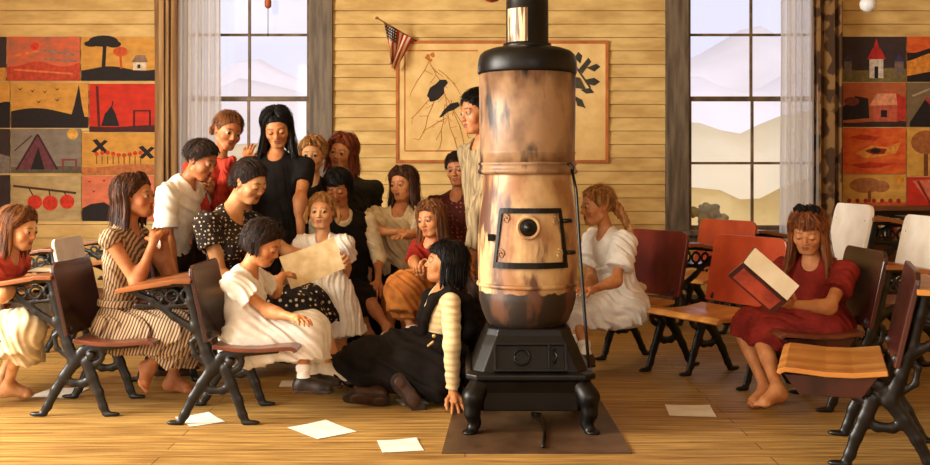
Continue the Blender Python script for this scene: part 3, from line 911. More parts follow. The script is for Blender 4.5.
# ---------------------------------------------------------------- outdoors
def hill(name, Y, prof, mat, label, depth):
    """a ridge: prof = (px, py) crest points seen past distance Y; real slope down to the plain on both sides"""
    xs = np.array([p[0] for p in prof], float); ys = np.array([p[1] for p in prof], float)
    rs = np.random.RandomState(int(Y)); nx, ny = 90, 24; vs = []; fs = []
    X0, X1 = (xs[0] - CX) * Y / FL, (xs[-1] - CX) * Y / FL
    for j in range(ny + 1):
        v = j / ny * 2 - 1
        for i in range(nx + 1):
            u = i / nx; px = xs[0] + (xs[-1] - xs[0]) * u
            zc = EYE - (np.interp(px, xs, ys) - CY) * Y / FL + 6
            g = max(0, 1 - abs(v) ** 1.3)
            n = math.sin(u * 23 + v * 5 + Y) * .5 + math.sin(u * 41 - v * 9) * .3 + math.sin(u * 11 + v * 13) * .6
            vs.append((X0 + (X1 - X0) * u, Y + v * depth, -6 + zc * g + n * .012 * Y * g * (1 - g) * 2))
    for j in range(ny):
        for i in range(nx):
            q = j * (nx + 1) + i; fs.append((q, q + 1, q + nx + 2, q + nx + 1))
    mb = MB(); mb.add(vs, fs, 0, True); me = mb.mesh()
    o = thing_mesh(name, me, mat, label, 'hill'); return o
m_h1 = M('far_hill_haze', (226, 220, 222), (206, 200, 200), scale=.03, rough=1, spec=0)  # distance haze is put into the far hills' pale base colour
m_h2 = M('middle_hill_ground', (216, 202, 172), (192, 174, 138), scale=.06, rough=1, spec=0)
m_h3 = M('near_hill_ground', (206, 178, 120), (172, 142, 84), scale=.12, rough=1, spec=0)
m_bush = M('bush_leaves', (120, 96, 40), (60, 44, 18), scale=3, rough=1)
hill('hill', 320, [(-400, 120), (100, 100), (215, 82), (238, 62), (255, 56), (275, 68), (300, 80), (420, 110), (600, 80), (690, 60), (715, 45), (738, 32), (752, 18), (762, 28), (790, 48), (840, 60), (1100, 100), (1400, 140)], m_h1, 'haze-pale distant mountain seen through both windows', 90)
hill('hill', 150, [(-400, 130), (150, 120), (240, 78), (262, 82), (300, 92), (420, 120), (620, 100), (690, 72), (720, 86), (750, 94), (770, 82), (790, 70), (840, 84), (1100, 120), (1400, 140)], m_h1, 'middle haze-whitened hill behind the tan ridge outside', 40)
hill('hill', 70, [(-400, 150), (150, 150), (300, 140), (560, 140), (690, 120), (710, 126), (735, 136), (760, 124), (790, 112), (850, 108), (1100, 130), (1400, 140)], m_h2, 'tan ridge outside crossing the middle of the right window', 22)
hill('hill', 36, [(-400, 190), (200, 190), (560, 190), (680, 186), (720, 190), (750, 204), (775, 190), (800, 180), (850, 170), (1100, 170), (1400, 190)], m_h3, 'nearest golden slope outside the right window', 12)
mb = MB(); mb.bx(-250, 250, YW + .6, 420, -.8, -.6); g = link('ground', mb.mesh(), m_h3); g['kind'] = 'structure'
def leafy(px, py, Y, r, label, seed):
    c = P(px, py, Y); rng = random.Random(seed); pr = []
    for i in range(34):
        a = rng.uniform(0, 6.28); q = rng.random() ** .5
        pr.append(ell(c + V(math.cos(a) * r * q, math.sin(a) * r * q * .6, rng.uniform(-.8, .75) * r * (1 - q * .7)), V(1, 1, .9) * r * rng.uniform(.16, .30), None, .02))
    pr.append(cap(V(c[0], c[1], -.58), c, r * .16, r * .4))
    me = solid(pr, r / 16, fold(V(1, 1, 1), r * .2, r * .03, seed))
    thing_mesh('bush', me, m_bush, label, 'bush', 'bushes outside the right window')
leafy(704, 212, 14, .22, 'golden brown bush outside at the lower left corner of the right window', 1)
leafy(719, 219, 14.4, .13, 'smaller bush outside, right of the taller one in the right window', 2)

# ---------------------------------------------------------------- hanging fittings
def pendant(px, py, Y, r, mat, label):
    c = P(px, py, Y)
    root = empty('pendant_lamp', c); tag(root, label, 'lamp')
    mb = MB(); mb.lathe((0, 0, 0), [(.001, -r), (r * .5, -r * .86), (r * .86, -r * .5), (r, 0), (r * .86, r * .5), (r * .5, r * .86), (r * .34, r)], 24); link('lamp_globe', mb.mesh(), mat, root)
    mb = MB(); mb.lathe((0, 0, r * .9), [(r * .4, 0), (r * .4, .06), (r * .12, .09)], 16); link('lamp_holder', mb.mesh(), m_iron, root)
    mb = MB(); mb.tube([(0, 0, r), (0, 0, ZC - c[2])], .006); link('cord', mb.mesh(), m_iron, root)
m_iron = M('cast_iron', (20, 16, 14), (9, 7, 6), scale=9, rough=.36, bump=.08, spec=.4)
pendant(868, 4, 7.5, .062, M('milk_glass', (232, 236, 240), (214, 220, 228), scale=4, rough=.15), 'white glass globe lamp hanging at the top right')
pendant(492, -9, 7.2, .085, M('red_glass', (140, 40, 30), (90, 24, 20), scale=4, rough=.15), 'dark red lamp hanging left of the stovepipe top')
root = empty('shade_pull', P(268, 34, 8.6)); tag(root, 'wooden shade pull on a cord in the left window', 'shade pull')
mb = MB(); mb.lathe((0, 0, .22), [(.012, 0), (.028, .015), (.03, .06), (.022, .085), (.03, .11), (.01, .13)], 18); link('knob', mb.mesh(), M('turned_wood', (176, 96, 46), (120, 60, 28), rough=.4), root)
mb = MB(); mb.tube([(0, 0, 0), (0, 0, .24)], .003); mb.lathe((0, 0, -.02), [(.005, 0), (.009, .01), (.004, .025)], 10); mb.tube([(0, 0, .34), (0, 0, .8)], .003); link('cord', mb.mesh(), m_iron, root)

# ---------------------------------------------------------------- lights
def area(name, loc, rot, sx, sy, power, col):
    l = bpy.data.lights.new(name, 'AREA'); l.shape = 'RECTANGLE'; l.size = sx; l.size_y = sy; l.energy = power; l.color = col
    o = bpy.data.objects.new(name, l); COL.objects.link(o); o.location = loc; o.rotation_euler = rot
    return o
KEY = (1.0, .94, .83)
for (a, c), pw in zip(LW, (40, 230, 430)):
    o = area('daylight_left', (XL - .02, (a + c) / 2, 2.05), (0, math.radians(-90), 0), 2.5, c - a, pw, KEY)
for a, c in FW:
    area('fill_front', ((a + c) / 2, Y0 - .02, 2.05), (math.radians(90), 0, 0), c - a, 2.5, 30, KEY)  # fill area lamps added in unseen openings behind the camera
sun = bpy.data.lights.new('sun', 'SUN'); sun.energy = 1.8; sun.angle = .02; sun.color = (1, .93, .8)
so = bpy.data.objects.new('sun', sun); COL.objects.link(so); so.rotation_euler = (math.radians(52), 0, math.radians(8))
w = bpy.data.worlds.new('world'); SC.world = w; w.use_nodes = True
bg = w.node_tree.nodes['Background']; bg.inputs['Color'].default_value = lin((226, 225, 238)); bg.inputs['Strength'].default_value = 1.1
# ---------------------------------------------------------------- wall drawings
def draw(px0, py0, px1, py1, bg, label, shapes, Y=YW - .017, group='pupils\' paintings pinned on the wall'):
    x0, x1, z0, z1 = (px0 - CX) * YW / FL, (px1 - CX) * YW / FL, wz(py1), wz(py0)
    mb = MB(); mb.bx(x0, x1, Y - .003, Y, z0, z1)
    mats = [bg]; idx = {}
    for i, (col, pts) in enumerate(shapes):
        m = M('paint_%d_%d_%d' % col, col, tuple(int(c * .8) for c in col), scale=26, rough=.8)
        if m.name not in idx: idx[m.name] = len(mats); mats.append(m)
        y = Y - .0034 - i * .00018
        mb.add([(x0 + (x1 - x0) * u, y, z1 + (z0 - z1) * v) for u, v in pts], [list(range(len(pts)))], idx[m.name])
    return thing_mesh('child_painting', mb.mesh(), mats, label, 'painting', group)
def circ(u, v, ru, rv, n=16): return [(u + ru * math.cos(6.283 * i / n), v + rv * math.sin(6.283 * i / n)) for i in range(n)]
def line(p, q, w): 
    d = V(q[0] - p[0], q[1] - p[1]); d = d / np.linalg.norm(d); n = V(-d[1], d[0]) * w / 2
    return [(p[0] + n[0], p[1] + n[1]), (q[0] + n[0], q[1] + n[1]), (q[0] - n[0], q[1] - n[1]), (p[0] - n[0], p[1] - n[1])]
def bird(u, v, s=.04): return [(u - s, v - s), (u, v), (u + s, v - s * 1.2), (u + s * .3, v + s * .4), (u, v + s), (u - s * .3, v + s * .4)]
def hills(v, amp, f, ph, n=18): return [(0, 1)] + [(i / n, v + amp * math.sin(f * i / n + ph)) for i in range(n + 1)] + [(1, 1)]
K = (30, 22, 24); OR = (204, 140, 60); RD = (196, 44, 30); GY = (128, 118, 108); PK = (214, 112, 78); SC_ = (222, 96, 52)
def pap(nm, c, c2=None): return M('paper_' + nm, c, c2 or tuple(int(x * .86) for x in c), scale=9, stretch=(1, 1, 2), rough=.85, detail=6)
p_or = pap('orange', (208, 150, 66)); p_gy = pap('grey', (132, 122, 110)); p_rd = pap('red', (200, 48, 30)); p_pk = pap('pink', (216, 118, 84)); p_tan = pap('tan', (184, 160, 112))
p_sc = pap('scarlet', (214, 96, 56), (150, 96, 76)); p_dk = pap('dark', (58, 44, 42)); p_br = pap('brown', (176, 92, 52)); p_rust = pap('rust', (214, 104, 40), (190, 64, 26)); p_ye = pap('yellow', (214, 160, 72)); p_ol = pap('olive', (120, 100, 72))
# left wall, rows from the top
draw(-30, 37, 7, 81, p_dk, 'dark painting cut by the left edge of the photo, in the top row', [(OR, hills(.75, .05, 5, 0))])
draw(8, 37, 81, 81, p_sc, 'scribbled orange and grey painting with a small red sun, top row', [((226, 60, 34), circ(.38, .22, .06, .09)), ((196, 70, 40), hills(.62, .06, 9, 1)), ((226, 120, 70), line((.05, .45), (.5, .3), .05)), ((150, 120, 104), line((.45, .30), (.95, .42), .04)), ((150, 120, 104), line((.5, .50), (.96, .56), .04)), ((226, 120, 70), line((.1, .75), (.9, .84), .04))])
draw(82, 37, 156, 81, p_or, 'orange painting of a black tree, an orange tree and a white house', [(K, hills(.72, .05, 7, 2)), (K, line((.30, .75), (.32, .15), .05)), (K, circ(.30, .10, .2, .13)), (K, circ(.14, .16, .1, .07)), (K, circ(.44, .17, .1, .08)), ((206, 84, 30), line((.54, .72), (.53, .4), .03)), ((206, 84, 30), circ(.53, .34, .1, .11)), ((220, 200, 170), [(.70, .58), (.88, .58), (.88, .76), (.70, .76)]), ((140, 110, 90), [(.68, .58), (.74, .42), (.86, .42), (.90, .58)]), (K, [(.76, .63), (.80, .63), (.80, .72), (.76, .72)])])
draw(-30, 82, 11, 128, p_or, 'orange painting cut by the left edge of the photo, second row', [(K, hills(.55, .12, 4, 1))])
draw(12, 83, 89, 128, p_or, 'orange painting of dark birds above a black hill', [(K, hills(.66, .10, 4.2, 3.4)), (K, [(.74, .95), (.82, .5), (.88, .03), (.92, .5), (.98, .95)])] + [((70, 40, 24), bird(u, v, .035)) for u, v in ((.12, .14), (.28, .18), (.44, .20), (.60, .14), (.36, .42), (.60, .38))])
draw(90, 84, 156, 132, p_rd, 'bright red painting of a black sailboat and a square', [((70, 24, 22), hills(.88, .02, 5, 0)), (K, [(.18, .88), (.24, .62), (.34, .46), (.40, .62), (.46, .88)]), (K, line((.34, .5), (.36, .36), .02)), ((90, 20, 18), line((.12, .05), (.15, .9), .04)), ((70, 18, 18), line((.68, .55), (.68, .88), .03)), ((70, 18, 18), line((.68, .56), (.92, .56), .03)), ((70, 18, 18), line((.92, .55), (.92, .88), .03))])
draw(-30, 129, 11, 173, p_dk, 'dark painting cut by the left edge of the photo, third row', [(GY, hills(.6, .05, 6, 1))])
draw(12, 129, 82, 173, p_gy, 'grey painting of a purple tent with a yellow moon', [((96, 88, 70), hills(.86, .02, 6, 0)), ((110, 56, 66), [(.08, .92), (.38, .12), (.66, .92)]), (K, [(.28, .92), (.39, .40), (.48, .92)]), ((60, 26, 36), line((.38, .12), (.66, .92), .03)), ((60, 26, 36), line((.38, .12), (.08, .92), .03)), ((224, 170, 70), circ(.88, .12, .08, .12)), ((130, 60, 50), line((.74, .7), (.74, .92), .03)), ((130, 60, 50), line((.72, .70), (.94, .70), .04)), ((130, 60, 50), line((.93, .7), (.93, .92), .03)), ((60, 40, 40), line((.3, .15), (.05, .5), .02))])
draw(83, 133, 156, 175, p_or, 'yellow painting of two black windmills over a row of red flowers', [((190, 112, 60), hills(.78, .04, 5, 1)), (K, line((.17, .16), (.33, .48), .07)), (K, line((.33, .18), (.15, .46), .06)), (K, line((.80, .32), (.96, .60), .07)), (K, line((.97, .34), (.80, .60), .06))] + [((206, 60, 30), circ(.20 + .075 * i, .50 - .03 * math.sin(i), .03, .05)) for i in range(9)] + [((120, 84, 30), line((.20 + .075 * i, .55), (.20 + .075 * i, .74), .012)) for i in range(9)])
draw(-30, 175, 11, 221, p_dk, 'dark painting cut by the left edge of the photo, lowest row', [(RD, hills(.8, .05, 6, 1))])
draw(12, 176, 82, 221, p_tan, 'tan painting of three red cherries hanging from a brown branch', [((80, 46, 24), line((.03, .22), (.5, .30), .05)), ((80, 46, 24), line((.5, .30), (.93, .38), .05)), ((80, 46, 24), line((.26, .28), (.32, .45), .02)), ((80, 46, 24), line((.54, .30), (.56, .45), .02)), ((80, 46, 24), line((.74, .33), (.80, .45), .02)), ((212, 52, 28), circ(.34, .58, .105, .16)), ((212, 52, 28), circ(.56, .60, .11, .17)), ((212, 52, 28), circ(.80, .57, .105, .16))])
draw(83, 176, 156, 221, p_pk, 'pink painting of small dark hearts above a black hill', [(K, [(0, 1), (0, .72), (.12, .62), (.3, .58), (.42, .7), (.46, 1)])] + [((90, 34, 30), bird(u, v, .03)) for u, v in ((.10, .12), (.3, .1), (.52, .12), (.72, .1), (.16, .34), (.38, .32), (.60, .34), (.82, .32))])
# right wall
draw(842, 37, 905, 82, p_dk, 'dark painting of a white steepled church between two sheds', [((120, 104, 60), hills(.72, .03, 6, 0)), ((220, 206, 190), [(.42, .50), (.64, .50), (.64, .92), (.42, .92)]), ((186, 40, 34), [(.38, .50), (.47, .26), (.60, .26), (.68, .50)]), ((186, 40, 34), [(.48, .28), (.53, .03), (.58, .28)]), (K, [(.50, .66), (.56, .66), (.56, .92), (.50, .92)]), ((120, 100, 90), [(.02, .55), (.14, .55), (.14, .85), (.02, .85)]), ((60, 50, 90), [(0, .55), (.08, .38), (.17, .55)]), ((120, 100, 90), [(.82, .55), (.96, .55), (.96, .85), (.82, .85)]), ((60, 50, 90), [(.80, .55), (.89, .38), (.99, .55)])])
draw(906, 37, 960, 82, p_rust, 'red and yellow painting of dark dunes at the right edge, top row', [(K, hills(.30, .06, 7, 1)), ((222, 140, 50), hills(.45, .10, 5, 2)), (K, hills(.82, .05, 5, 2))])
draw(842, 83, 905, 127, p_br, 'brown painting of a pink farmhouse with a dark window', [(K, [(0, .55), (.2, .3), (.4, .35), (.42, .8), (0, .85)]), ((60, 36, 34), hills(.88, .03, 5, 1)), ((196, 92, 66), [(.48, .50), (.86, .50), (.86, .88), (.48, .88)]), ((226, 150, 110), [(.42, .52), (.54, .24), (.84, .24), (.90, .50)]), ((190, 50, 36), [(.84, .24), (1, .34), (1, .82), (.86, .88), (.86, .50)]), (K, [(.60, .62), (.70, .62), (.70, .78), (.60, .78)]), ((120, 52, 40), circ(.14, .42, .12, .1))])
draw(906, 83, 960, 127, p_ol, 'grey-green painting of a dark red-edged barn at the right edge', [(K, [(.05, .9), (.35, .35), (.7, .8), (.7, 1), (.05, 1)]), ((180, 50, 36), line((.35, .35), (.7, .8), .06)), ((180, 160, 130), line((.1, .3), (.5, .1), .04))])
draw(842, 128, 905, 174, p_rust, 'orange painting of a curled fish shape with a dark eye', [((186, 52, 22), [(.1, .2), (.3, .14), (.6, .2), (.5, .28), (.3, .26)]), ((232, 150, 60), [(.2, .55), (.45, .38), (.7, .42), (.92, .30), (.84, .55), (.6, .62), (.36, .66)]), ((140, 40, 20), [(.34, .50), (.50, .42), (.70, .46), (.66, .56), (.48, .58)]), (K, circ(.52, .5, .08, .05)), ((186, 52, 22), [(.1, .8), (.4, .74), (.8, .78), (.6, .86), (.3, .88)])])
draw(906, 128, 960, 176, p_ye, 'yellow painting of brown bare trees at the right edge', [((120, 64, 30), line((.35, 1), (.35, .4), .08)), ((170, 100, 50), circ(.35, .3, .28, .25)), ((120, 64, 30), line((.85, 1), (.8, .4), .1)), ((170, 100, 50), circ(.9, .25, .25, .22))])
draw(842, 175, 905, 207, p_ye, 'yellow painting of a round orange tree above red flowers', [((206, 92, 40), hills(.85, .02, 6, 0)), ((176, 110, 62), circ(.36, .32, .26, .24)), ((176, 110, 62), circ(.6, .36, .14, .18)), ((140, 70, 30), line((.42, .85), (.42, .5), .05)), ((226, 150, 40), circ(.9, .14, .07, .12))] + [((176, 34, 24), circ(.1 + .13 * i, .80, .035, .07)) for i in range(7)])
draw(906, 177, 960, 214, p_rd, 'red painting of a pale pink fan shape at the right edge', [((226, 120, 90), [(.1, .1), (.6, .05), (.9, .2), (.5, .9)]), ((150, 24, 20), line((.5, .9), (.2, .1), .05))])

# ---------------------------------------------------------------- bird chart
x0, x1, z0, z1 = wx(396), wx(608), wz(163), wz(41); Yc = YW - .018
root = empty('nature_chart', ((x0 + x1) / 2, Yc, z0)); tag(root, 'wide tan wall chart of two black birds and a plant behind the stove', 'wall chart'); cb = V((x0 + x1) / 2, Yc, z0)
m_chart = M('chart_paper', (226, 192, 128), (208, 170, 104), scale=6, rough=.85); m_line = M('chart_line', (186, 112, 56), (160, 88, 40), scale=9, rough=.8); m_bk = M('chart_black', (36, 28, 26), (20, 16, 16), rough=.8); m_tw = M('chart_twig', (178, 110, 44), (150, 84, 30), rough=.8); m_lf = M('chart_leaf', (70, 62, 46), (44, 40, 32), rough=.8)
mb = MB(); mb.bx(x0, x1, Yc - .004, Yc, z0, z1); link('sheet', mb.mesh(), m_chart, root, cb)
mb = MB(); t = .026
for (a, c, d, e) in ((x0, x1, z1 - t, z1), (x0, x1, z0, z0 + t), (x0, x0 + t, z0 + t, z1 - t), (x1 - t, x1, z0 + t, z1 - t)): mb.bx(a, c, Yc - .016, Yc - .0045, d, e)
link('border', mb.mesh(.003), m_line, root, cb)
def flat(lst, mat, name, y0=.0046, dy=.00015):
    mb = MB()
    for i, pts in enumerate(lst): mb.add([(wx(p[0]), Yc - y0 - i * dy, wz(p[1])) for p in pts], [list(range(len(pts)))])
    return link(name, mb.mesh(), mat, root, cb)
def pl(pts, w):
    return [line(pts[i], pts[i + 1], w) for i in range(len(pts) - 1)]
flat(pl([(405, 51), (478, 51)], 1.4) + pl([(405, 51), (405, 151)], 1.4) + pl([(405, 151), (470, 151)], 1.4), m_line, 'inner_line')
tw = []
rng = random.Random(3)
for p, q, n in (((446, 96), (470, 138), 5), ((440, 88), (412, 118), 4), ((444, 104), (440, 148), 5), ((430, 62), (440, 84), 5), ((442, 84), (456, 150), 6), ((436, 92), (420, 140), 4), ((450, 100), (465, 148), 4), ((430, 60), (412, 92), 3), ((440, 70), (458, 88), 3), ((448, 118), (424, 130), 3)):
    pts = [(p[0] + (q[0] - p[0]) * i / n + rng.uniform(-1.5, 1.5), p[1] + (q[1] - p[1]) * i / n) for i in range(n + 1)]
    tw += pl(pts, .7)
    for s in pts[1:]: tw += pl([s, (s[0] + rng.uniform(-9, 9), s[1] + rng.uniform(-2, 10))], .5)
tw += [circ(430 + rng.uniform(-5, 5), 58 + rng.uniform(-4, 5), 2, 1.6, 7) for _ in range(8)]
flat(tw, m_tw, 'twigs', .0046, .00002)
flat([[(427, 96), (430, 88), (436, 84), (440, 80), (446, 80), (448, 83), (444, 88), (444, 94), (438, 100), (432, 102)], [(428, 94), (430, 102), (436, 101)]], m_bk, 'upper_bird', .0065)
flat([[(439, 118), (444, 110), (450, 104), (458, 102), (460, 106), (454, 110), (448, 112), (442, 117)]], m_bk, 'lower_bird', .0065)
lf = pl([(572, 62), (590, 88)], 2) + pl([(566, 90), (585, 108)], 1.5) + [[(574, 58), (578, 52), (582, 56), (580, 64)], [(586, 68), (596, 64), (600, 67), (594, 72)], [(584, 80), (594, 78), (600, 82), (594, 86), (586, 84)], [(578, 70), (588, 58), (591, 62), (582, 74)], [(580, 90), (590, 88), (594, 93), (586, 94)], [(574, 96), (582, 100), (585, 108), (577, 106)], [(570, 76), (580, 78), (586, 90), (574, 88)]]
flat(lf, m_lf, 'plant', .0062)

# ---------------------------------------------------------------- flag
root = empty('flag', P(400, 30, 8.6)); tag(root, 'small striped flag with a starred blue corner drooping from a wooden staff', 'flag'); fb = P(400, 30, 8.6)
A, B = P(377, 18, 8.42), P(418, 42, 8.68)
mb = MB(); mb.tube([A, B], .007); mb.lathe(A, [(.001, -.014), (.013, -.008), (.015, 0), (.012, .008), (.001, .014)], 12); link('staff', mb.mesh(), M('staff_wood', (150, 90, 40), (110, 62, 26), rough=.5), root, fb)
# cloth: hung from the staff, u along the fly (down), v across the hoist
tl, trr, bl, brr = P(384, 22, 8.46), P(413, 39, 8.64), P(391, 62, 8.50), P(394, 71, 8.58)
mats = [M('flag_red', (196, 58, 44), (170, 46, 36), rough=.8), M('flag_white', (240, 222, 190), (226, 204, 166), rough=.8), M('flag_blue', (38, 40, 66), (28, 30, 50), rough=.8)]
nu, nv = 39, 26; vs_ = []; fs_ = []; mi = []
for i in range(nu + 1):
    for j in range(nv + 1):
        v, u = i / nu, j / nv
        p = lerp(lerp(tl, trr, v), lerp(bl, brr, v), u)
        p = p + V(.012 * math.sin(v * 14 + u * 2) * u, .035 * math.sin(v * 12 + u * 3) * (.3 + u), 0); vs_.append(p)
for i in range(nu):
    for j in range(nv):
        q = i * (nv + 1) + j; fs_.append((q, q + nv + 1, q + nv + 2, q + 1))
        st = (i * 13 // nu) % 2
        m_ = st
        if i < 18 and j < 10:
            m_ = 2
            if i % 3 == 1 and j % 2 == 1 : m_ = 1
        mi.append(m_)
mb = MB(); mb.v = [tuple(p) for p in vs_] + [tuple(p + V(0, .003, 0)) for p in vs_]; n = len(vs_)
mb.f = [list(f) for f in fs_] + [[k + n for k in f[::-1]] for f in fs_]; mb.m = mi + mi; mb.sm = [True] * (2 * len(fs_))
link('cloth', mb.mesh(), mats, root, fb)

# ---------------------------------------------------------------- stove
SX, SY = .305, 4.90
root = empty('stove', (SX, SY, 0)); tag(root, 'tall rust-streaked iron stove in the middle of the room', 'stove')
def stove_mat(name, base, mid, dark, s1, zlo=None, zhi=None):
    m = M(name, base, mid, scale=s1, stretch=(1, 1, .7), rough=.5, bump=.10, metal=0.0, detail=7, spec=.6, lo=.40, hi=.60)
    nt = m.node_tree; b = nt.nodes['Principled BSDF']; L = nt.links.new
    src = b.inputs['Base Color'].links[0].from_socket
    tc = nt.nodes.new('ShaderNodeTexCoord'); mp = nt.nodes.new('ShaderNodeMapping'); mp.inputs['Scale'].default_value = (1, 1, .28)
    nz = nt.nodes.new('ShaderNodeTexNoise'); nz.inputs['Scale'].default_value = 9; nz.inputs['Detail'].default_value = 6
    L(tc.outputs['Object'], mp.inputs[0]); L(mp.outputs[0], nz.inputs['Vector'])
    sp = nt.nodes.new('ShaderNodeSeparateXYZ'); L(tc.outputs['Object'], sp.inputs[0])
    if zlo is not None:      # scorched band with a ragged edge
        rng_ = nt.nodes.new('ShaderNodeMapRange'); rng_.inputs['From Min'].default_value = zhi; rng_.inputs['From Max'].default_value = zlo
        L(sp.outputs['Z'], rng_.inputs[0])
        ad = nt.nodes.new('ShaderNodeMath'); ad.operation = 'MULTIPLY_ADD'; ad.inputs[1].default_value = .55
        nz2 = nt.nodes.new('ShaderNodeTexNoise'); nz2.inputs['Scale'].default_value = 14; L(tc.outputs['Object'], nz2.inputs['Vector'])
        L(nz2.outputs['Fac'], ad.inputs[0]); L(rng_.outputs[0], ad.inputs[2])
        cr = nt.nodes.new('ShaderNodeValToRGB'); cr.color_ramp.elements[0].position = .74; cr.color_ramp.elements[1].position = .80
        L(ad.outputs[0], cr.inputs[0])
        mx = nt.nodes.new('ShaderNodeMix'); mx.data_type = 'RGBA'; L(cr.outputs[0], mx.inputs[0]); L(src, mx.inputs[6]); mx.inputs[7].default_value = lin((30, 20, 14)); src = mx.outputs[2]
    cr = nt.nodes.new('ShaderNodeValToRGB'); cr.color_ramp.elements[0].position = .54; cr.color_ramp.elements[1].position = .62
    L(nz.outputs['Fac'], cr.inputs[0])
    mx = nt.nodes.new('ShaderNodeMix'); mx.data_type = 'RGBA'; L(cr.outputs[0], mx.inputs[0]); L(src, mx.inputs[6]); mx.inputs[7].default_value = lin(dark); L(mx.outputs[2], b.inputs['Base Color'])
    return m
m_upper = stove_mat('stove_sheet_iron', (154, 120, 86), (106, 74, 50), (34, 23, 18), 7)
m_lower = stove_mat('stove_drum_enamel', (200, 168, 118), (146, 98, 54), (86, 50, 28), 6, .60, .68)
m_black = M('stove_black_iron', (14, 11, 9), (6, 5, 4), scale=10, rough=.36, bump=.10, spec=.28)
def lath(name, prof, mat, parent=root):
    mb = MB(); mb.lathe((0, 0, 0), prof, 64); return link(name, mb.mesh(), mat, parent)
lath('lower_drum', [(.16, .455), (.185, .47), (.205, .50), (.222, .545), (.236, .595), (.238, .62), (.236, .64), (.240, .70), (.242, .80), (.242, .88), (.238, .95), (.228, 1.05), (.218, 1.13), (.214, 1.19), (.214, 1.215)], m_lower)
lath('drum_band', [(.238, .660), (.247, .664), (.249, .672), (.247, .680), (.238, .684)], m_lower)
lath('ring_flange', [(.20, 1.200), (.236, 1.205), (.246, 1.213), (.247, 1.222), (.240, 1.228), (.236, 1.244), (.242, 1.250), (.244, 1.256), (.236, 1.262), (.2, 1.262)], m_upper)
lath('upper_drum', [(.2, 1.258), (.232, 1.26), (.233, 1.30), (.236, 1.305), (.236, 1.312), (.233, 1.316), (.235, 1.5), (.236, 1.692), (.2, 1.695)], m_upper)
lath('top_rim', [(.2, 1.688), (.238, 1.69), (.243, 1.70), (.243, 1.735), (.240, 1.76), (.232, 1.785), (.215, 1.802), (.18, 1.815), (.11, 1.822)], m_black)
pipe = lath('stovepipe', [(.118, 1.815), (.118, 1.84), (.104, 1.845), (.103, 2.3), (.108, 2.302), (.108, 2.33), (.103, 2.332), (.103, ZC)], m_black)
mb = MB(); vs_ = []; nn = 12                                           # metal sleeve, front left of the pipe; metallic highlight streaks put into its colour
for r in (.1085, .1055):
    for z in (1.832, 2.005):
        for i in range(nn + 1):
            a = math.radians(-90 - 64 + i * 62 / nn); vs_.append((r * math.cos(a), r * math.sin(a), z))
q = nn + 1; fs_ = []
for i in range(nn):
    fs_ += [(i, i + 1, q + i + 1, q + i), (2 * q + i + 1, 2 * q + i, 3 * q + i, 3 * q + i + 1), (i + 1, i, 2 * q + i, 2 * q + i + 1), (q + i, q + i + 1, 3 * q + i + 1, 3 * q + i)]
fs_ += [(0, q, 3 * q, 2 * q), (nn, 2 * q + nn, 3 * q + nn, q + nn)]
mb.add(vs_, fs_, 0, False); s_ = link('sleeve', mb.mesh(), M('highlight_sleeve', (214, 190, 150), (96, 64, 38), scale=8, stretch=(9, 9, .6), rough=.35, lo=.45, hi=.55), None); s_.parent = pipe; s_['label'] = 'metal sleeve with highlight streaks in its colour'

def curved(outline, r0, r1, zref=0):
    """panel on the drum front: outline in (angle offset deg from camera side, z)"""
    n = len(outline); a = [(r0 * math.sin(math.radians(t)), -r0 * math.cos(math.radians(t)), z) for t, z in outline]
    return a
def cpatch(mb, t0a, t1a, t0b, t1b, z0, z1, r0, r1, n=14, mi=0):
    """curved slab: bottom edge spans t0a..t1a, top edge t0b..t1b"""
    vs = []; fs = []
    for r in (r1, r0):
        for zi in range(5):
            f = zi / 4; z = z0 + (z1 - z0) * f; a0 = t0a + (t0b - t0a) * f; a1 = t1a + (t1b - t1a) * f
            for i in range(n + 1):
                t = math.radians(a0 + (a1 - a0) * i / n); vs.append((r * math.sin(t), -r * math.cos(t), z))
    m = n + 1; B = 5 * m
    for zi in range(4):
        for i in range(n):
            q = zi * m + i; fs += [(q, q + 1, q + m + 1, q + m), (B + q + 1, B + q, B + q + m, B + q + m + 1)]
    for i in range(n): fs += [(i + 1, i, B + i, B + i + 1), (4 * m + i, 4 * m + i + 1, B + 4 * m + i + 1, B + 4 * m + i)]
    for zi in range(4): fs += [(zi * m, (zi + 1) * m, B + (zi + 1) * m, B + zi * m), (zi * m + n, B + zi * m + n, B + (zi + 1) * m + n, (zi + 1) * m + n)]
    mb.add(vs, fs, mi, False)
zt_, zb_ = 1.035, .775
mb = MB(); cpatch(mb, -41, 43, -33, 34, zb_, zt_, .232, .252)
door = link('stove_door', mb.mesh(), m_lower, root)
mb = MB()
cpatch(mb, -42, 44, -41, 43, zb_ - .012, zb_ + .016, .236, .262); cpatch(mb, -34, 35, -33, 34, zt_ - .014, zt_ + .010, .236, .260)
for i in range(6):
    f0, f1 = i / 6, (i + 1) / 6
    za, zc = zb_ + (zt_ - zb_) * f0, zb_ + (zt_ - zb_) * f1
    cpatch(mb, -42 + 8 * f0, -38.5 + 8 * f0, -42 + 8 * f1, -38.5 + 8 * f1, za, zc, .236, .260, 3); cpatch(mb, 40.5 - 9 * f0, 44 - 9 * f0, 40.5 - 9 * f1, 44 - 9 * f1, za, zc, .236, .260, 3)
o = link('door_frame', mb.mesh(), m_black, None); o.parent = door
mb = MB(); R = Matrix.Rotation(math.radians(90), 4, 'X')
mb.lathe((0, 0, 0), [(.058, 0), (.058, .012), (.048, .018), (.044, .010), (.040, .010)], 32); me = mb.mesh(); me.transform(Matrix.Translation((-.01, -.248, .955)) @ R); o = link('damper_ring', me, m_lower, None); o.parent = door
mb = MB(); mb.lathe((0, 0, 0), [(.041, 0), (.041, .010), (.030, .012), (.012, .014), (.012, .022), (.004, .024)], 28)
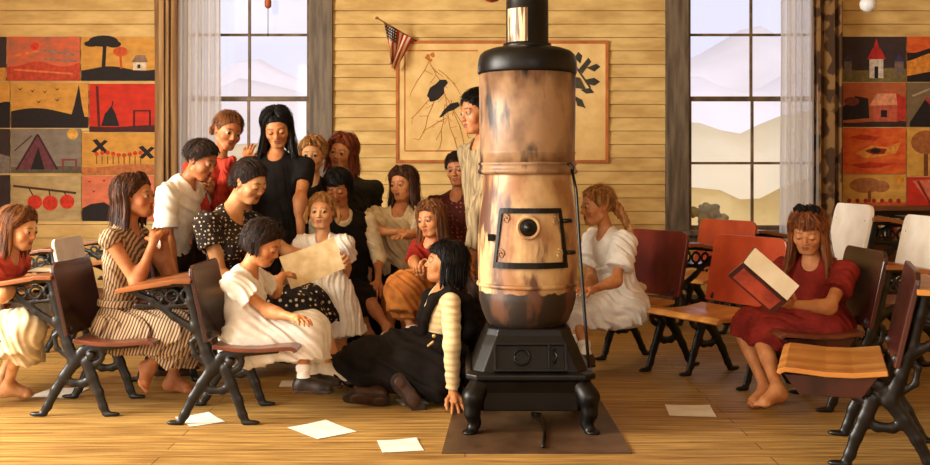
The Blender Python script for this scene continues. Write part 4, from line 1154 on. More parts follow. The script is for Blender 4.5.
me = mb.mesh(); me.transform(Matrix.Translation((-.01, -.248, .955)) @ R); o = link('damper', me, m_black, None); o.parent = door
mb = MB()
for tt, zz_ in ((37, .985), (43, .835)):
    t = math.radians(tt); mb.tube([(.258 * math.sin(t), -.258 * math.cos(t), zz_), (.275 * math.sin(t + .12), -.275 * math.cos(t + .12), zz_), (.25 * math.sin(t + .28), -.25 * math.cos(t + .28), zz_ - .003)], .010)
o = link('hinge', mb.mesh(), m_black, None); o.parent = door
mb = MB(); t = math.radians(-46); mb.box((.255 * math.sin(t), -.255 * math.cos(t), .905), (.014, .014, .016)); o = link('latch', mb.mesh(.003), m_black, None); o.parent = door
for cx_, cz_ in ((-27, .995), (28, .985), (-33, .83), (33, .83)):          # scroll ornaments cast on the door corners
    pts = []
    for i in range(16):
        a = i * .55; r_ = .004 + .0013 * i; t = math.radians(cx_) + r_ * math.cos(a) / .25; pts.append((.253 * math.sin(t), -.253 * math.cos(t), cz_ + r_ * math.sin(a)))
    mb = MB(); mb.tube(pts, .0045, 6); o = link('scroll', mb.mesh(), m_lower, None); o.parent = door
# hearth base: a four-sided flare, a skirt, four bowed legs
mb = MB()
def ring4(h, z, ch=.05):
    return [(-h + ch, -h, z), (h - ch, -h, z), (h, -h + ch, z), (h, h - ch, z), (h - ch, h, z), (-h + ch, h, z), (-h, h - ch, z), (-h, -h + ch, z)]
def loft(mb, rings, mi=0):
    vs = [v for r in rings for v in r]; n = len(rings[0]); fs = []
    for j in range(len(rings) - 1):
        for i in range(n): fs.append((j * n + i, j * n + (i + 1) % n, (j + 1) * n + (i + 1) % n, (j + 1) * n + i))
    fs += [list(range(n))[::-1], [(len(rings) - 1) * n + i for i in range(n)]]; mb.add(vs, fs, mi)
loft(mb, [ring4(.275, .275), ring4(.265, .30), ring4(.225, .40), ring4(.205, .445), ring4(.195, .475)])
link('hearth', mb.mesh(.006), m_black, root)
mb = MB(); loft(mb, [ring4(.268, .105), ring4(.270, .19), ring4(.282, .245), ring4(.302, .255), ring4(.302, .278), ring4(.280, .288)]); link('skirt', mb.mesh(.006), m_black, root)
mb = MB()
sl_ = math.atan2(.05, .125)
Rf = np.array(Matrix.Rotation(-sl_, 3, 'X'))
c_ = V(0, -.255, .355)
for (dx, dz, hx, hz) in ((0, .062, .17, .007), (0, -.062, .17, .007), (-.165, 0, .007, .062), (.165, 0, .007, .062), (.085, 0, .005, .055)): mb.box(c_ + Rf @ V(dx, 0, dz), (hx, .010, hz), Rf)
link('hearth_door', mb.mesh(.003), m_black, root)
mb = MB()
mb.tube([c_ + Rf @ V(-.04 + .036 * math.cos(i / 20 * 6.283), -.006, .036 * math.sin(i / 20 * 6.283)) for i in range(21)], .006, 6)
link('draught_ring', mb.mesh(), m_black, root); mb = MB()
mb.tube([c_ + Rf @ V(.11, -.012, -.03), c_ + Rf @ V(.12, -.03, 0), c_ + Rf @ V(.11, -.012, .03)], .006, 6)
link('handle', mb.mesh(), m_black, root)
for sx in (-1, 1):
    for sy in (-1, 1):
        d = V(sx, sy, 0)
        pr = chain([V(sx * .235, sy * .235, .22), V(sx * .268, sy * .268, .17), V(sx * .272, sy * .272, .10), V(sx * .258, sy * .258, .05), V(sx * .275, sy * .275, .016)], [.052, .046, .032, .022, .026], .03)
        pr.append(ell(V(sx * .285, sy * .285, .013), V(.036, .036, .0128), None, .01))
        link('leg', solid(pr, .006), m_black, root)
# poker hung on the flange
root = empty('poker', (SX, SY, .3)); pb = V(SX, SY, .3); tag(root, 'long thin black poker rod hanging down the right side of the stove', 'poker')
rod = [P(572, 170, 4.72), P(576, 190, 4.66), P(580, 250, 4.60), P(585, 320, 4.55), P(589, 368, 4.52)]
mb = MB(); mb.tube(rod, .0075); link('rod', mb.mesh(), m_black, root, pb)
mb = MB(); h0 = rod[0]; mb.tube([h0 + V(0, 0, -.01), h0 + V(.006, 0, .012), h0 + V(-.004, .01, .028), h0 + V(-.026, .03, .03), h0 + V(-.04, .05, .02)], .0075); link('hook', mb.mesh(), m_black, root, pb)
# hearth sheet on the floor
mb = MB(); mb.prism([(-.10, 4.30, .001), (.72, 4.30, .001), (.72, 5.28, .001), (-.05, 5.28, .001)], (0, 0, .006)); thing_mesh('hearth_sheet', mb.mesh(), M('hearth_sheet_metal', (94, 68, 46), (66, 46, 30), scale=6, rough=.45, bump=.05), 'brown sheet-metal pad on the floor under the stove', 'hearth pad')
mb = MB(); mb.tube([P(541, 418, 4.93) * V(1, 1, 0) + V(0, 0, .016), P(545, 435, 4.6) * V(1, 1, 0) + V(0, 0, .016), P(543, 452, 4.36) * V(1, 1, 0) + V(0, 0, .016)], .0075); mb.tube([P(532, 415, 4.96) * V(1, 1, 0) + V(0, 0, .016), P(541, 418, 4.93) * V(1, 1, 0) + V(0, 0, .016)], .010); thing_mesh('ash_scraper', mb.mesh(), m_black, 'short black iron scraper lying on the pad in front of the stove', 'scraper')

# ---------------------------------------------------------------- school desks
m_seatA = M('walnut_varnish', (122, 62, 34), (78, 34, 20), scale=7, stretch=(1, .35, 1), rough=.28, bump=.04, spec=.6)
m_top = M('oak_top', (160, 96, 46), (112, 60, 28), scale=7, stretch=(.3, 2, 1), rough=.32, bump=.05, spec=.5)
m_dark = M('dark_back_wood', (66, 27, 21), (32, 13, 12), scale=6, stretch=(1, 1, .35), rough=.24, bump=.03, spec=.6)
m_mar = M('maroon_varnish', (112, 42, 28), (70, 24, 18), scale=5, stretch=(1, 1, .5), rough=.25, bump=.02, spec=.5); m_red = M('red_varnish', (176, 70, 34), (142, 46, 22), scale=5, stretch=(1, 1, .5), rough=.25, bump=.02, spec=.5)
m_gold = M('golden_seat', (206, 144, 70), (170, 106, 46), scale=7, stretch=(.4, 2, 1), rough=.28, bump=.03, spec=.5)
m_glare = M('glare_pale_back', (246, 240, 228), (232, 222, 204), scale=7, rough=.5, spec=.4)  # glare on the seat backs, put into a near-white base colour
def pedestal():
    pr = []
    ir = lambda pts, rs, k=.012: chain([V(x, 0, z) for x, z in pts], rs, k)
    pr += ir([(-.17, .012), (-.145, .05), (-.105, .13), (-.06, .20), (-.01, .27)], [.017, .019, .021, .024, .028])
    pr += ir([(.15, .012), (.132, .05), (.11, .12), (.075, .20), (.05, .27)], [.017, .019, .021, .024, .028])
    for x, s in ((-.19, -1), (.17, 1)): pr.append(ell(V(x, 0, .012), V(.046, .028, .0118), None, .008))
    pr += ir([(-.07, .19), (-.02, .165), (.035, .165), (.085, .19)], [.017, .017, .017, .017])
    ring = [(.075 + .052 * math.cos(a), .305 + .046 * math.sin(a)) for a in np.linspace(0, 6.283, 17)]
    pr += ir(ring, [.014] * 17, .004)
    pr.append(cap(V(.075, -.026, .305), V(.075, .026, .305), .02, .02, .006))
    pr += ir([(-.01, .27), (.03, .325), (.12, .342), (.30, .352)], [.026, .020, .014, .009])
    pr += ir([(-.01, .27), (-.045, .36), (-.088, .48), (-.114, .60), (-.132, .678)], [.028, .024, .020, .019, .016])
    pr += ir([(-.035, .43), (-.10, .46), (-.20, .52), (-.30, .60), (-.41, .645)], [.018, .017, .015, .014, .012])
    pr += ir([(-.095, .683), (-.25, .668), (-.42, .648)], [.013, .012, .012])
    pr += ir([(-.07, .585), (-.22, .568), (-.38, .575)], [.010, .010, .010])
    for cx_, cz_, r_ in ((-.13, .625, .032), (-.205, .618, .030), (-.275, .615, .026)):
        pr += ir([(cx_ + r_ * math.cos(a), cz_ + r_ * math.sin(a)) for a in np.linspace(0, 6.283, 11)], [.0075] * 11, .004)
    pr += ir([(-.05, .30), (-.10, .34), (-.11, .40), (-.07, .44)], [.012, .012, .012, .010])
    return pr
ped_me = solid([(t, (d[0], d[1], d[2] * (1.12 if d[2] > .012 else 1.0), d[3] * (1.12 if d[3] > .012 else 1.0)) if t == 'c' else d, k, c, op) for (t, d, k, c, op) in pedestal()], .005); ped_me.transform(Matrix.Diagonal((1, .55, 1, 1))); ped_me.materials.append(m_iron)
def board(prof, w, th, y0=None):
    """profile in x,z swept across the width, with thickness"""
    mb = MB(); n = len(prof); up = []
    for i in range(n):
        a = V(*prof[max(i - 1, 0)]); b_ = V(*prof[min(i + 1, n - 1)]); t = (b_ - a) / np.linalg.norm(b_ - a); up.append(V(-t[1], t[0]))
    loop = [V(*prof[i]) for i in range(n)] + [V(*prof[i]) - up[i] * th for i in reversed(range(n))]
    mb.prism([(p[0], -w / 2, p[1]) for p in loop], (0, w, 0))
    return mb.mesh(.004)
W_ = .50
def seat_me(): return board([(.0, .392), (.04, .386), (.12, .376), (.22, .374), (.32, .382), (.37, .384), (.395, .374), (.402, .360)], W_, .020)
def back_me():
    mb = MB(); pts = []
    hw, r = W_ / 2, .05
    out = [(-hw, 0), (hw, 0)] + [(hw - r + r * math.cos(a), 1 - (r - r * math.sin(a)) / .38) for a in np.linspace(0, math.pi / 2, 5)] + [(-hw + r - r * math.sin(a), 1 - (r - r * math.cos(a)) / .38) for a in np.linspace(0, math.pi / 2, 5)]
    mb.prism([(-.022 - .075 * t - .012 * math.sin(3.14 * t), y, .405 + .365 * t) for y, t in out], (-.020, 0, -.004))
    return mb.mesh(.004)
def top_me():
    return board([(-.46, .655), (-.44, .662), (-.20, .700), (-.185, .706), (-.10, .706)][::1], W_ + .04, .022)
def shelf_me():
    mb = MB(); mb.bx(-.40, -.09, -.19, .19, .560, .574); mb.bx(-.108, -.094, -.19, .19, .574, .672); return mb.mesh(.003)
def boxseat_me():
    mb = MB(); mb.prism([(.03, -W_ / 2 + .02, .362), (.375, -W_ / 2 + .02, .352), (.315, -W_ / 2 + .02, .275), (.09, -W_ / 2 + .02, .275)], (0, W_ - .04, 0)); return mb.mesh(.004)
ME = dict(seat=seat_me(), backrest=back_me(), desktop=top_me(), book_shelf=shelf_me(), seat_box=boxseat_me())
def desk(x, y, rz, s, label, cols=(m_seatA, m_dark, m_top), box=False, wide=1.0):
    r = empty('school_desk', (x, y, 0), math.radians(rz)); r.scale = (s, s * wide, s)
    tag(r, label, 'school desk', 'school desks in rows')
    for nm, mt in (('seat', cols[0]), ('backrest', cols[1]), ('desktop', cols[2]), ('book_shelf', m_dark)) + ((('seat_box', cols[1]),) if box else ()):
        me = ME[nm].copy(); link(nm, me, mt, r)
    for sy in (-1, 1):
        o = bpy.data.objects.new('pedestal', ped_me); COL.objects.link(o); o.parent = r; o.location = (0, sy * .20, 0)
    return r
desk(-1.93, 5.17, 0, 1, 'iron-legged desk with the girl in the striped dress on its seat')
desk(-1.20, 5.0, 0, 1, 'iron-legged desk with the girl in the white dress on its seat, reading over the paper')
desk(-2.68, 5.25, 0, 1, 'desk at the left edge of the photo, under the girl in the salmon top')
desk(-1.72, 6.02, 0, 1.05, 'desk hidden behind the striped girl, with the dotted-dress woman on its seat')
desk(-2.66, 6.95, 0, 1, 'desk with a glare-whitened back behind the left rows', (m_seatA, m_glare, m_top))
desk(-2.62, 8.0, 0, 1, 'rearmost desk at the left, by the wall under the pink painting')
DR = (m_seatA, m_dark, m_top); 
desk(2.0, 5.27, 180, 1.06, 'desk whose seat carries the girl reading a book', DR, True)
desk(1.80, 4.30, 160, 1.06, 'nearest desk, large at the lower right corner, its box seat empty', (m_gold, m_dark, m_gold), True, 1.22)
RT = math.degrees(math.atan2(-.5, -.86))
desk(1.15, 6.38, RT, 1.10, 'desk with the girl with braids on its seat', (m_gold, m_mar, m_top), False, 1.0)
desk(1.59, 5.86, RT, 1.09, 'empty desk with a wide red back and golden seat, left of the reading girl', (m_gold, m_red, m_top), False, 1.05)
desk(1.98, 7.85, RT, 1.10, 'red-backed desk just below the right window, behind the others', (m_gold, m_red, m_top), False, 1.1)
desk(2.66, 6.02, 180, 1.24, 'desk with a glare-whitened back at the right edge, seen above the near desktop', (m_seatA, m_glare, m_top))
desk(2.58, 6.98, 180, 1.30, 'cream-backed desk just right of the reading girl\'s head', (m_seatA, m_glare, m_top))

# ---------------------------------------------------------------- bookcase on the right
root = empty('bookcase', (3.80, 8.52, 0)); tag(root, 'low brown bookcase against the wall under the right-hand paintings', 'bookcase')
mb = MB(); a, c = -.50, .50
mb.bx(a, c, -.15, .15, .90, .935); mb.bx(a, a + .03, -.14, .14, 0, .90); mb.bx(c - .03, c, -.14, .14, 0, .90); mb.bx(a, c, .125, .14, 0, .90)
for z in (.05, .36, .66): mb.bx(a, c, -.14, .14, z - .02, z)
link('carcass', mb.mesh(.004), M('bookcase_wood', (112, 66, 36), (74, 40, 22), scale=6, stretch=(.3, 1, 1), rough=.45), root)
bc = [('cream', (214, 190, 150)), ('dark brown', (52, 30, 20)), ('tan', (176, 132, 80)), ('white', (222, 210, 186)), ('black', (28, 22, 20)), ('red', (140, 44, 28)), ('tan', (186, 150, 100)), ('dark brown', (60, 36, 24)), ('cream', (206, 180, 140)), ('green', (70, 70, 44))]
x = 3.36; prev = 'bookcase side'
ordn = ['first', 'second', 'third', 'fourth', 'fifth', 'sixth', 'seventh', 'eighth', 'ninth', 'tenth']
for i, (cn, cc) in enumerate(bc):
    th = (.030, .036, .028, .040, .026, .034, .03, .036, .03, .034)[i]; hh = .15 + .045 * ((i * 7) % 5) / 4
    r = empty('book', (x + th / 2, 8.48, .66), 0); r.rotation_euler = (0, math.radians((0, 8, 10, 0, 0, 9, 0, 0, 6, 0)[i]), 0)
    tag(r, '%s book on the top shelf of the low bookcase, %s from its left end' % (cn, ordn[i]), 'book', 'books on the low bookcase')
    mb = MB(); mb.bx(-th / 2, th / 2, -.085, .06, .001, hh); mb.bx(-th / 2, th / 2, -.088, -.084, .001, hh); link('cover', mb.mesh(.002), M('book_' + cn.replace(' ', '_'), cc, rough=.6), r)
    mb = MB(); mb.bx(-th / 2 + .004, th / 2 - .004, -.08, .0605, .004, hh + .0015); link('pages', mb.mesh(), M('page_paper', (228, 214, 184), (212, 196, 160), rough=.8), r)
    x += th + .012

# ---------------------------------------------------------------- loose papers and books
m_paper = M('white_paper', (240, 236, 226), (226, 220, 206), scale=7, rough=.8)
def floor_paper(px, py, w, h, rot, label):
    Y = EYE * FL / (py - CY); c = P(px, py, Y); R = np.array(Matrix.Rotation(math.radians(rot), 3, 'Z')); n = 6
    vs = []; fs = []
    for i in range(n + 1):
        for j in range(n + 1):
            u, v = i / n - .5, j / n - .5
            p = R @ V(u * w, v * h, 0); vs.append((c[0] + p[0], c[1] + p[1], .003 + .012 * max(0, u + v - .55) ** 1.2 + .006 * max(0, -u - .3)))
    q = n + 1
    for i in range(n):
        for j in range(n): fs.append((i * q + j, (i + 1) * q + j, (i + 1) * q + j + 1, i * q + j + 1))
    N = len(vs); mb = MB(); mb.add(vs + [(x, y, z - .0018) for x, y, z in vs], fs + [tuple(k + N for k in f[::-1]) for f in fs] + [(a, b_, b_ + N, a + N) for a, b_ in [(i, i + 1) for i in range(n)] + [(n * q + i + 1, n * q + i) for i in range(n)]])
    thing_mesh('paper', mb.mesh(), m_paper, label, 'paper', 'sheets of paper on the floor')
floor_paper(322, 430, .21, .27, 40, 'white sheet on the floor in front of the white-dressed girl\'s dark shoes')
floor_paper(400, 446, .18, .20, 12, 'white sheet nearest the camera, on the floor left of the hearth pad')
floor_paper(200, 420, .17, .22, 35, 'white sheet on the floor under the near legs of the second desk')
floor_paper(60, 393, .22, .24, -8, 'white sheet on the floor at the left under the striped girl\'s desk')
floor_paper(291, 384, .12, .16, 5, 'small white sheet under the seat of the white-dressed girl')
floor_paper(690, 411, .23, .24, -6, 'white sheet alone on the open floor at the right')
floor_paper(412, 402, .14, .14, 20, 'white sheet poking out from the black skirt of the girl on the floor')
# ---------------------------------------------------------------- cloth and hair materials
def cloth(n, c, c2=None, **k): return M(n, c, c2, scale=k.pop('scale', 16), rough=.85, bump=.05, spec=.15, detail=6, **k)
c_white = cloth('white_cotton', (242, 237, 228), (222, 214, 200)); c_cream = cloth('cream_cotton', (224, 206, 170), (196, 174, 134))
c_salmon = cloth('salmon_cotton', (216, 92, 72), (176, 66, 52)); c_scarlet = cloth('scarf_red', (196, 66, 46), (150, 44, 34)); c_black = cloth('black_wool', (30, 24, 22), (16, 13, 12))
c_red = cloth('dress_red', (136, 40, 30), (104, 28, 22)); c_olive = cloth('olive_blouse', (52, 46, 32), (32, 28, 20)); c_grey = cloth('grey_shirt', (160, 140, 106), (104, 88, 64), stretch=(4, 4, .5)); c_orange = cloth('orange_skirt', (204, 130, 62), (164, 96, 42))
c_brown = cloth('brown_trousers', (58, 40, 28), (38, 26, 18)); c_redsw = cloth('red_knit', (158, 44, 32), (126, 30, 24)); c_dkshirt = cloth('dark_shirt', (44, 34, 30), (26, 20, 18))
c_dots = M_pattern('polka_dots', (34, 26, 26), (214, 196, 160), 'dots', 30, thr=.27); c_dots2 = M_pattern('small_polka_dots', (44, 34, 32), (206, 186, 150), 'dots', 42, thr=.25)
c_stripe = M_pattern('stripes', (176, 148, 114), (88, 66, 52), 'bands', 19, (0, math.radians(-18), 0), .42, dist=2.2)
c_maroon = M_pattern('maroon_print', (74, 30, 26), (150, 84, 60), 'dots', 34, thr=.22)
c_wstripe = M_pattern('ribbed_cream', (226, 202, 156), (210, 182, 132), 'bands', 9, (0, math.radians(90), 0), .35)
def hairm(n, c, c2): return M('hair_' + n, c, c2, scale=30, stretch=(1.8, 1.8, .25), rough=.48, bump=.15, spec=.22, detail=4, lo=.38, hi=.62, attr='Col')
h_dark = hairm('dark', (62, 40, 27), (24, 15, 11)); h_black = hairm('black', (26, 18, 15), (11, 8, 8)); h_brown = hairm('brown', (96, 56, 32), (42, 23, 14)); h_lbrown = hairm('light_brown', (150, 94, 50), (84, 48, 24))
h_blond = hairm('blond', (202, 148, 86), (136, 86, 42)); h_red = hairm('auburn', (150, 72, 36), (84, 34, 18)); h_ginger = hairm('ginger', (164, 98, 52), (92, 48, 22))
l_brown = M('brown_leather', (74, 46, 30), (44, 26, 18), scale=14, rough=.45, bump=.08); l_black = M('dark_leather', (46, 32, 26), (24, 17, 14), scale=14, rough=.4, bump=.06); l_white = M('white_leather', (226, 210, 184), (200, 180, 150), scale=14, rough=.5)
SK = (216, 164, 114); SKD = (184, 124, 80); SKR = (204, 144, 94)
GRP = 'people gathered in the schoolroom'
def mkhead(px, py, Y, H, *a): return Head(P(px, py, Y), H, *a)

# 1 girl at the left edge, salmon top
def girl_left():
    Y = 5.2
    p = Person('girl in a salmon top and white skirt leaning on the desk at the left edge', 1.33, SK, mkhead(20, 229, Y, .205, 78, 14, 0), P(6, 256, Y), P(-18, 330, Y + .02), 85, GRP, brow=(120, 76, 44))
    p.arm('r', (2, 296, -1), (26, 281, 1), (38, 271, 1), (0, 0, -1), .5)
    p.arm('l', (22, 285, 1), (34, 277, 1), (44, 272, 1), (0, 0, -1), .4)
    p.leg('r', (24, 326, -1), P(8, 386, 5.28), P(26, 396, 5.32)); p.leg('l', (28, 326, 1), P(-2, 384, 5.42), P(18, 392, 5.45))
    p.body()
    p.hair('long', h_lbrown, hang=.14, seed=3, r=.055, wav=.07, vol=1.16, face=80, out=.1)
    p.garment('blouse', p.bodice(.012, -.03) + p.sleeve('r', .62, .016, .010) + p.sleeve('l', .6, .016, .008) + p.neckhole(.01), c_salmon, .005, fold(V(.4, .2, 1), .06, .004, 1))
    p.garment('skirt', p.skirt_sit(.20, .026, hang=.12), c_cream, .006, fold(V(1, .4, .2), .09, .007, 2))
girl_left()

# 2 girl in the striped dress
def girl_striped():
    Y = 5.2
    p = Person('girl in a brown striped dress with clasped hands at her chin', 1.38, SKD, mkhead(136, 197, Y, .215, 82, -4, 0), P(126, 228, Y), P(121, 327, Y), 82, GRP, brow=(84, 50, 28))
    p.arm('r', (137, 283, -1), (155, 238, 1), (160, 224, 1), (0, 1, .2), 1.0)
    p.arm('l', (172, 279, 1), (164, 238, -1), (160, 223, -1), (0, -1, .2), .9)
    p.leg('r', (176, 330, -1), (150, 366, 1), (158, 384, -1), sole=(-.8, 0, -.6)); p.leg('l', (182, 328, 1), P(172, 380, 5.5), P(195, 390, 5.5))
    p.body()
    p.hair('long', h_brown, hang=.15, seed=5, r=.055, wav=.07, face=86, vol=1.18, ear=-25, out=.14)
    p.garment('dress_bodice', p.bodice(.013, .10) + p.sleeve('r', .14, .010, .006) + p.sleeve('l', .14, .010, .006) + p.neckhole(.01), c_stripe, .005, fold(V(.6, .2, .6), .06, .004, 1))
    p.garment('belt', [cap(p.pel + p.sp * .13 + p.rt * .03, p.pel + p.sp * .13 - p.rt * .03, .109, None, .01, [(p.pel + p.sp * .15, p.sp), (p.pel + p.sp * .115, -p.sp)])], c_stripe)
    p.garment('skirt', p.skirt_sit(.19, .026, hang=.10), c_stripe, .006, fold(V(.35, .9, -.25), .06, .010, 2, 1.0))
girl_striped()

# 3 boy in the white shirt
def boy_white():
    Y = 5.95
    p = Person('dark-haired boy in a white short-sleeved shirt bending forward', 1.5, SKD, mkhead(201, 160, Y, .225, 74, 22, 0), P(184, 184, Y + .03), P(166, 262, Y + .05), 75, GRP, brow=(40, 24, 16))
    p.arm('r', (168, 242, -1), (176, 278, 1), (182, 292, 1), (0, 1, 0), .5)
    p.arm('l', (206, 216, 1), (210, 192, -1), (212, 180, -1), (-1, 0, .2), 1.2)
    p.leg('r', (168, 315, -1), P(164, 366, 6.0), P(182, 374, 6.0), 'shoe'); p.leg('l', (174, 315, 1), P(170, 362, 6.2), P(188, 370, 6.2), 'shoe')
    p.body()
    p.hair('boy', h_dark, n=70, seed=7, r=.036, parting_side=.6)
    p.garment('shirt', p.bodice(.024, .07) + p.sleeve('r', .72, .014, .002, .014) + p.sleeve('l', .7, .014, .002, .012) + p.neckhole(.015), c_white, .005, fold(V(.5, .3, .7), .10, .005, 4))
    p.collar(c_white, .072, .04)
    p.trousers(c_brown, 1.0, .012)
    for d in 'rl': p.shoe(d, l_brown)
boy_white()

# 4 girl with the red scarf
def girl_scarf():
    Y = 6.35
    p = Person('girl in a red blouse touching the shoulder of the girl in black', 1.5, SKD, mkhead(228, 131, Y, .225, 38, 16, -10), P(218, 161, Y), P(206, 245, Y), 45, GRP, brow=(60, 36, 20))
    p.arm('l', (246, 186, 1), (246, 160, 1), (250, 142, 1), (.3, 1, 0), .3)
    p.arm('r', (200, 205, -1), (206, 238, -1), (208, 250, -1), (0, 1, 0), .5)
    p.leg('r', (206, 300, -1), P(204, 352, 6.5), P(212, 358, 6.4), 'shoe'); p.leg('l', (214, 300, 1), P(212, 350, 6.6), P(220, 356, 6.5), 'shoe')
    p.body()
    p.hair('back', h_lbrown, n=50, seed=2, r=.038)
    q = p.head
    p.garment('pigtail', sum([chain([q.w(-.1, -.42, .12), q.w(-.25 - i * .05, -.52, -.02), q.w(-.32 - i * .06, -.5, -.3), q.w(-.26 - i * .08, -.46, -.55)], [.012, .014, .012, .005], .004) for i in range(4)], []), h_lbrown, .004)
    p.garment('blouse', p.bodice(.016, -.06) + p.sleeve('r', 1.6, .016) + p.sleeve('l', 1.45, .016) + p.neckhole(.0), c_scarlet, .005, fold(V(.7, .2, .5), .07, .008, 8))
    n = p.neck
    p.garment('scarf', chain([n + p.f * .05 + V(-.07, 0, .01), n + p.f * .085 + V(0, 0, -.03), n + p.f * .08 + V(.05, 0, .01)], [.026, .034, .024], .02) + chain([n + p.f * .09 + V(0, 0, -.04), n + p.f * .11 + V(-.02, -.02, -.14), n + p.f * .11 + V(-.05, -.03, -.27)], [.03, .036, .04], .02), c_scarlet, .005, fold(V(1, .2, .3), .03, .005, 4))
    p.garment('skirt', p.skirt_stand(.45, .05), c_brown, .007, fold(V(1, .4, 0), .08, .01, 3))
    for d in 'rl': p.shoe(d, l_brown)
girl_scarf()

# 5 tall girl in black
def girl_black():
    Y = 6.45
    p = Person('tall long-haired girl in a plain black dress standing before the window', 1.66, SKR, mkhead(277, 127, Y, .232, 6, 28, 6), P(276, 157, Y + .04), P(277, 250, Y + .06), 0, GRP, lids='down', brow=(34, 22, 16))
    p.arm('l', (300, 200, -1), (301, 238, -1), (300, 252, -1), (0, 1, 0), .4)
    p.arm('r', (250, 204, 1), (254, 242, -1), (258, 254, -1), (0, 1, 0), .4)
    p.leg('r', (270, 306, -1), P(270, 352, 6.55), P(268, 358, 6.4), 'shoe'); p.leg('l', (284, 306, -1), P(284, 352, 6.55), P(286, 358, 6.4), 'shoe')
    p.body()
    p.hair('long', h_black, hang=.22, seed=6, r=.055, wav=.08, face=62, out=.18, vol=1.14)
    p.garment('dress', p.bodice(.018, -.1) + p.sleeve('r', .62, .014, .0, .008) + p.sleeve('l', .52, .014, .0, .008) + p.skirt_stand(.50, .07) + p.neckhole(-.01), c_black, .006, fold(V(1, .3, .2), .09, .008, 9, z0=1.1, z1=.5))
    for d in 'rl': p.shoe(d, l_black)
girl_black()

# 6 teacher
def teacher():
    Y = 5.88
    p = Person('seated woman in a polka dot dress holding up a sheet of paper', 1.62, SK, mkhead(250, 182, Y, .232, 62, 24, 2), P(228, 213, Y), P(232, 306, Y + .05), 62, GRP, adult=True, lids='down', brow=(44, 28, 18), hyaw=70)
    p.arm('r', (222, 278, -1), (262, 284, -1), (278, 275, -1), (0, .4, -1), .5)
    p.arm('l', (300, 262, 1), (336, 262, -1), (346, 262, -1), (-.3, .8, .2), 1.1)
    p.leg('r', (330, 305, -1), P(326, 366, 5.46), P(352, 385, 5.40), 'shoe'); p.leg('l', (340, 302, 1), P(336, 362, 5.70), P(360, 379, 5.64), 'shoe')
    p.body()
    p.hair('back', h_dark, n=60, seed=12, r=.042)
    p.garment('dress_bodice', p.bodice(.014, .0) + p.sleeve('r', .42, .020, .010, .012) + p.sleeve('l', .5, .018, .006, .01) + [cap(p.neck + p.f * .05 - p.sp * .05, p.neck + p.f * .08 + p.sp * .12, .050, .09, .012, None, '-')], c_dots2, .005, fold(V(.6, .2, .6), .07, .006, 1))
    p.garment('skirt', p.skirt_sit(.16, .030, .09, hang=.10), c_dots, .006, fold(V(.5, .8, .2), .11, .009, 2))
    for d in 'rl': p.shoe(d, l_white)
    # the sheet she holds up
    a, b_, c, d_ = P(279, 257, 5.62), P(334, 237, 5.72), P(345, 268, 5.66), P(291, 289, 5.56)
    vs = []; n = 8
    nn = nrm(np.cross(b_ - a, d_ - a))
    for i in range(n + 1):
        for j in range(n + 1):
            u, v = i / n, j / n
            vs.append(lerp(lerp(a, b_, u), lerp(d_, c, u), v) + nn * .014 * math.sin(3.14 * u))
    q = n + 1; fs = [(i * q + j, (i + 1) * q + j, (i + 1) * q + j + 1, i * q + j + 1) for i in range(n) for j in range(n)]
    N = len(vs); rim = [(i, i + 1) for i in range(n)] + [(n * q + i, n * q + i + 1) for i in range(n)] + [(i * q, (i + 1) * q) for i in range(n)] + [(i * q + n, (i + 1) * q + n) for i in range(n)]
    mb = MB(); mb.add(vs + [v + nn * .002 for v in vs], fs + [tuple(k + N for k in f[::-1]) for f in fs] + [(x, y, y + N, x + N) for x, y in rim])
    thing_mesh('paper', mb.mesh(), M('tan_paper', (222, 196, 150), (196, 168, 120), scale=16, rough=.8), 'large tan sheet of paper held up by the woman in the dotted dress', 'paper')
teacher()

# 7 girl in the white dress
def girl_white():
    Y = 5.0
    p = Person('dark-haired girl in a white dress on a desk seat, bent over the paper', 1.22, SKR, mkhead(264, 244, Y, .205, 76, 26, 0), P(244, 272, Y), P(248, 343, Y), 74, GRP, lids='down', brow=(46, 28, 18), sw=.125)
    p.arm('r', (269, 311, -1), (296, 318, -1), (308, 321, -1), (0, 0, -1), .5)
    p.arm('l', (275, 292, 1), (282, 276, 1), (292, 272, 1), (0, -.3, -1), .5)
    p.leg('r', (304, 332, -1), P(303, 380, 4.92), P(335, 402, 4.9), 'shoe'); p.leg('l', (310, 330, 1), P(312, 376, 5.12), P(342, 392, 5.12), 'shoe')
    p.body()
    p.hair('curly', h_dark, hang=.05, seed=9, r=.05, face=76, wav=.12, vol=1.16)
    p.garment('dress', p.bodice(.014, -.02) + p.sleeve('r', .52, .016, .008, .016) + p.sleeve('l', .5, .016, .008, .016) + p.neckhole(.01) + p.skirt_sit(.14, .036, .085, hang=.08, over=.015), c_white, .005, fold(V(.5, .5, .6), .08, .006, 4))
    p.collar(c_white, .075, .06)
    for d in 'rl':
        p.shoe(d, l_black); p.sock(d, c_white, .30)
girl_white()

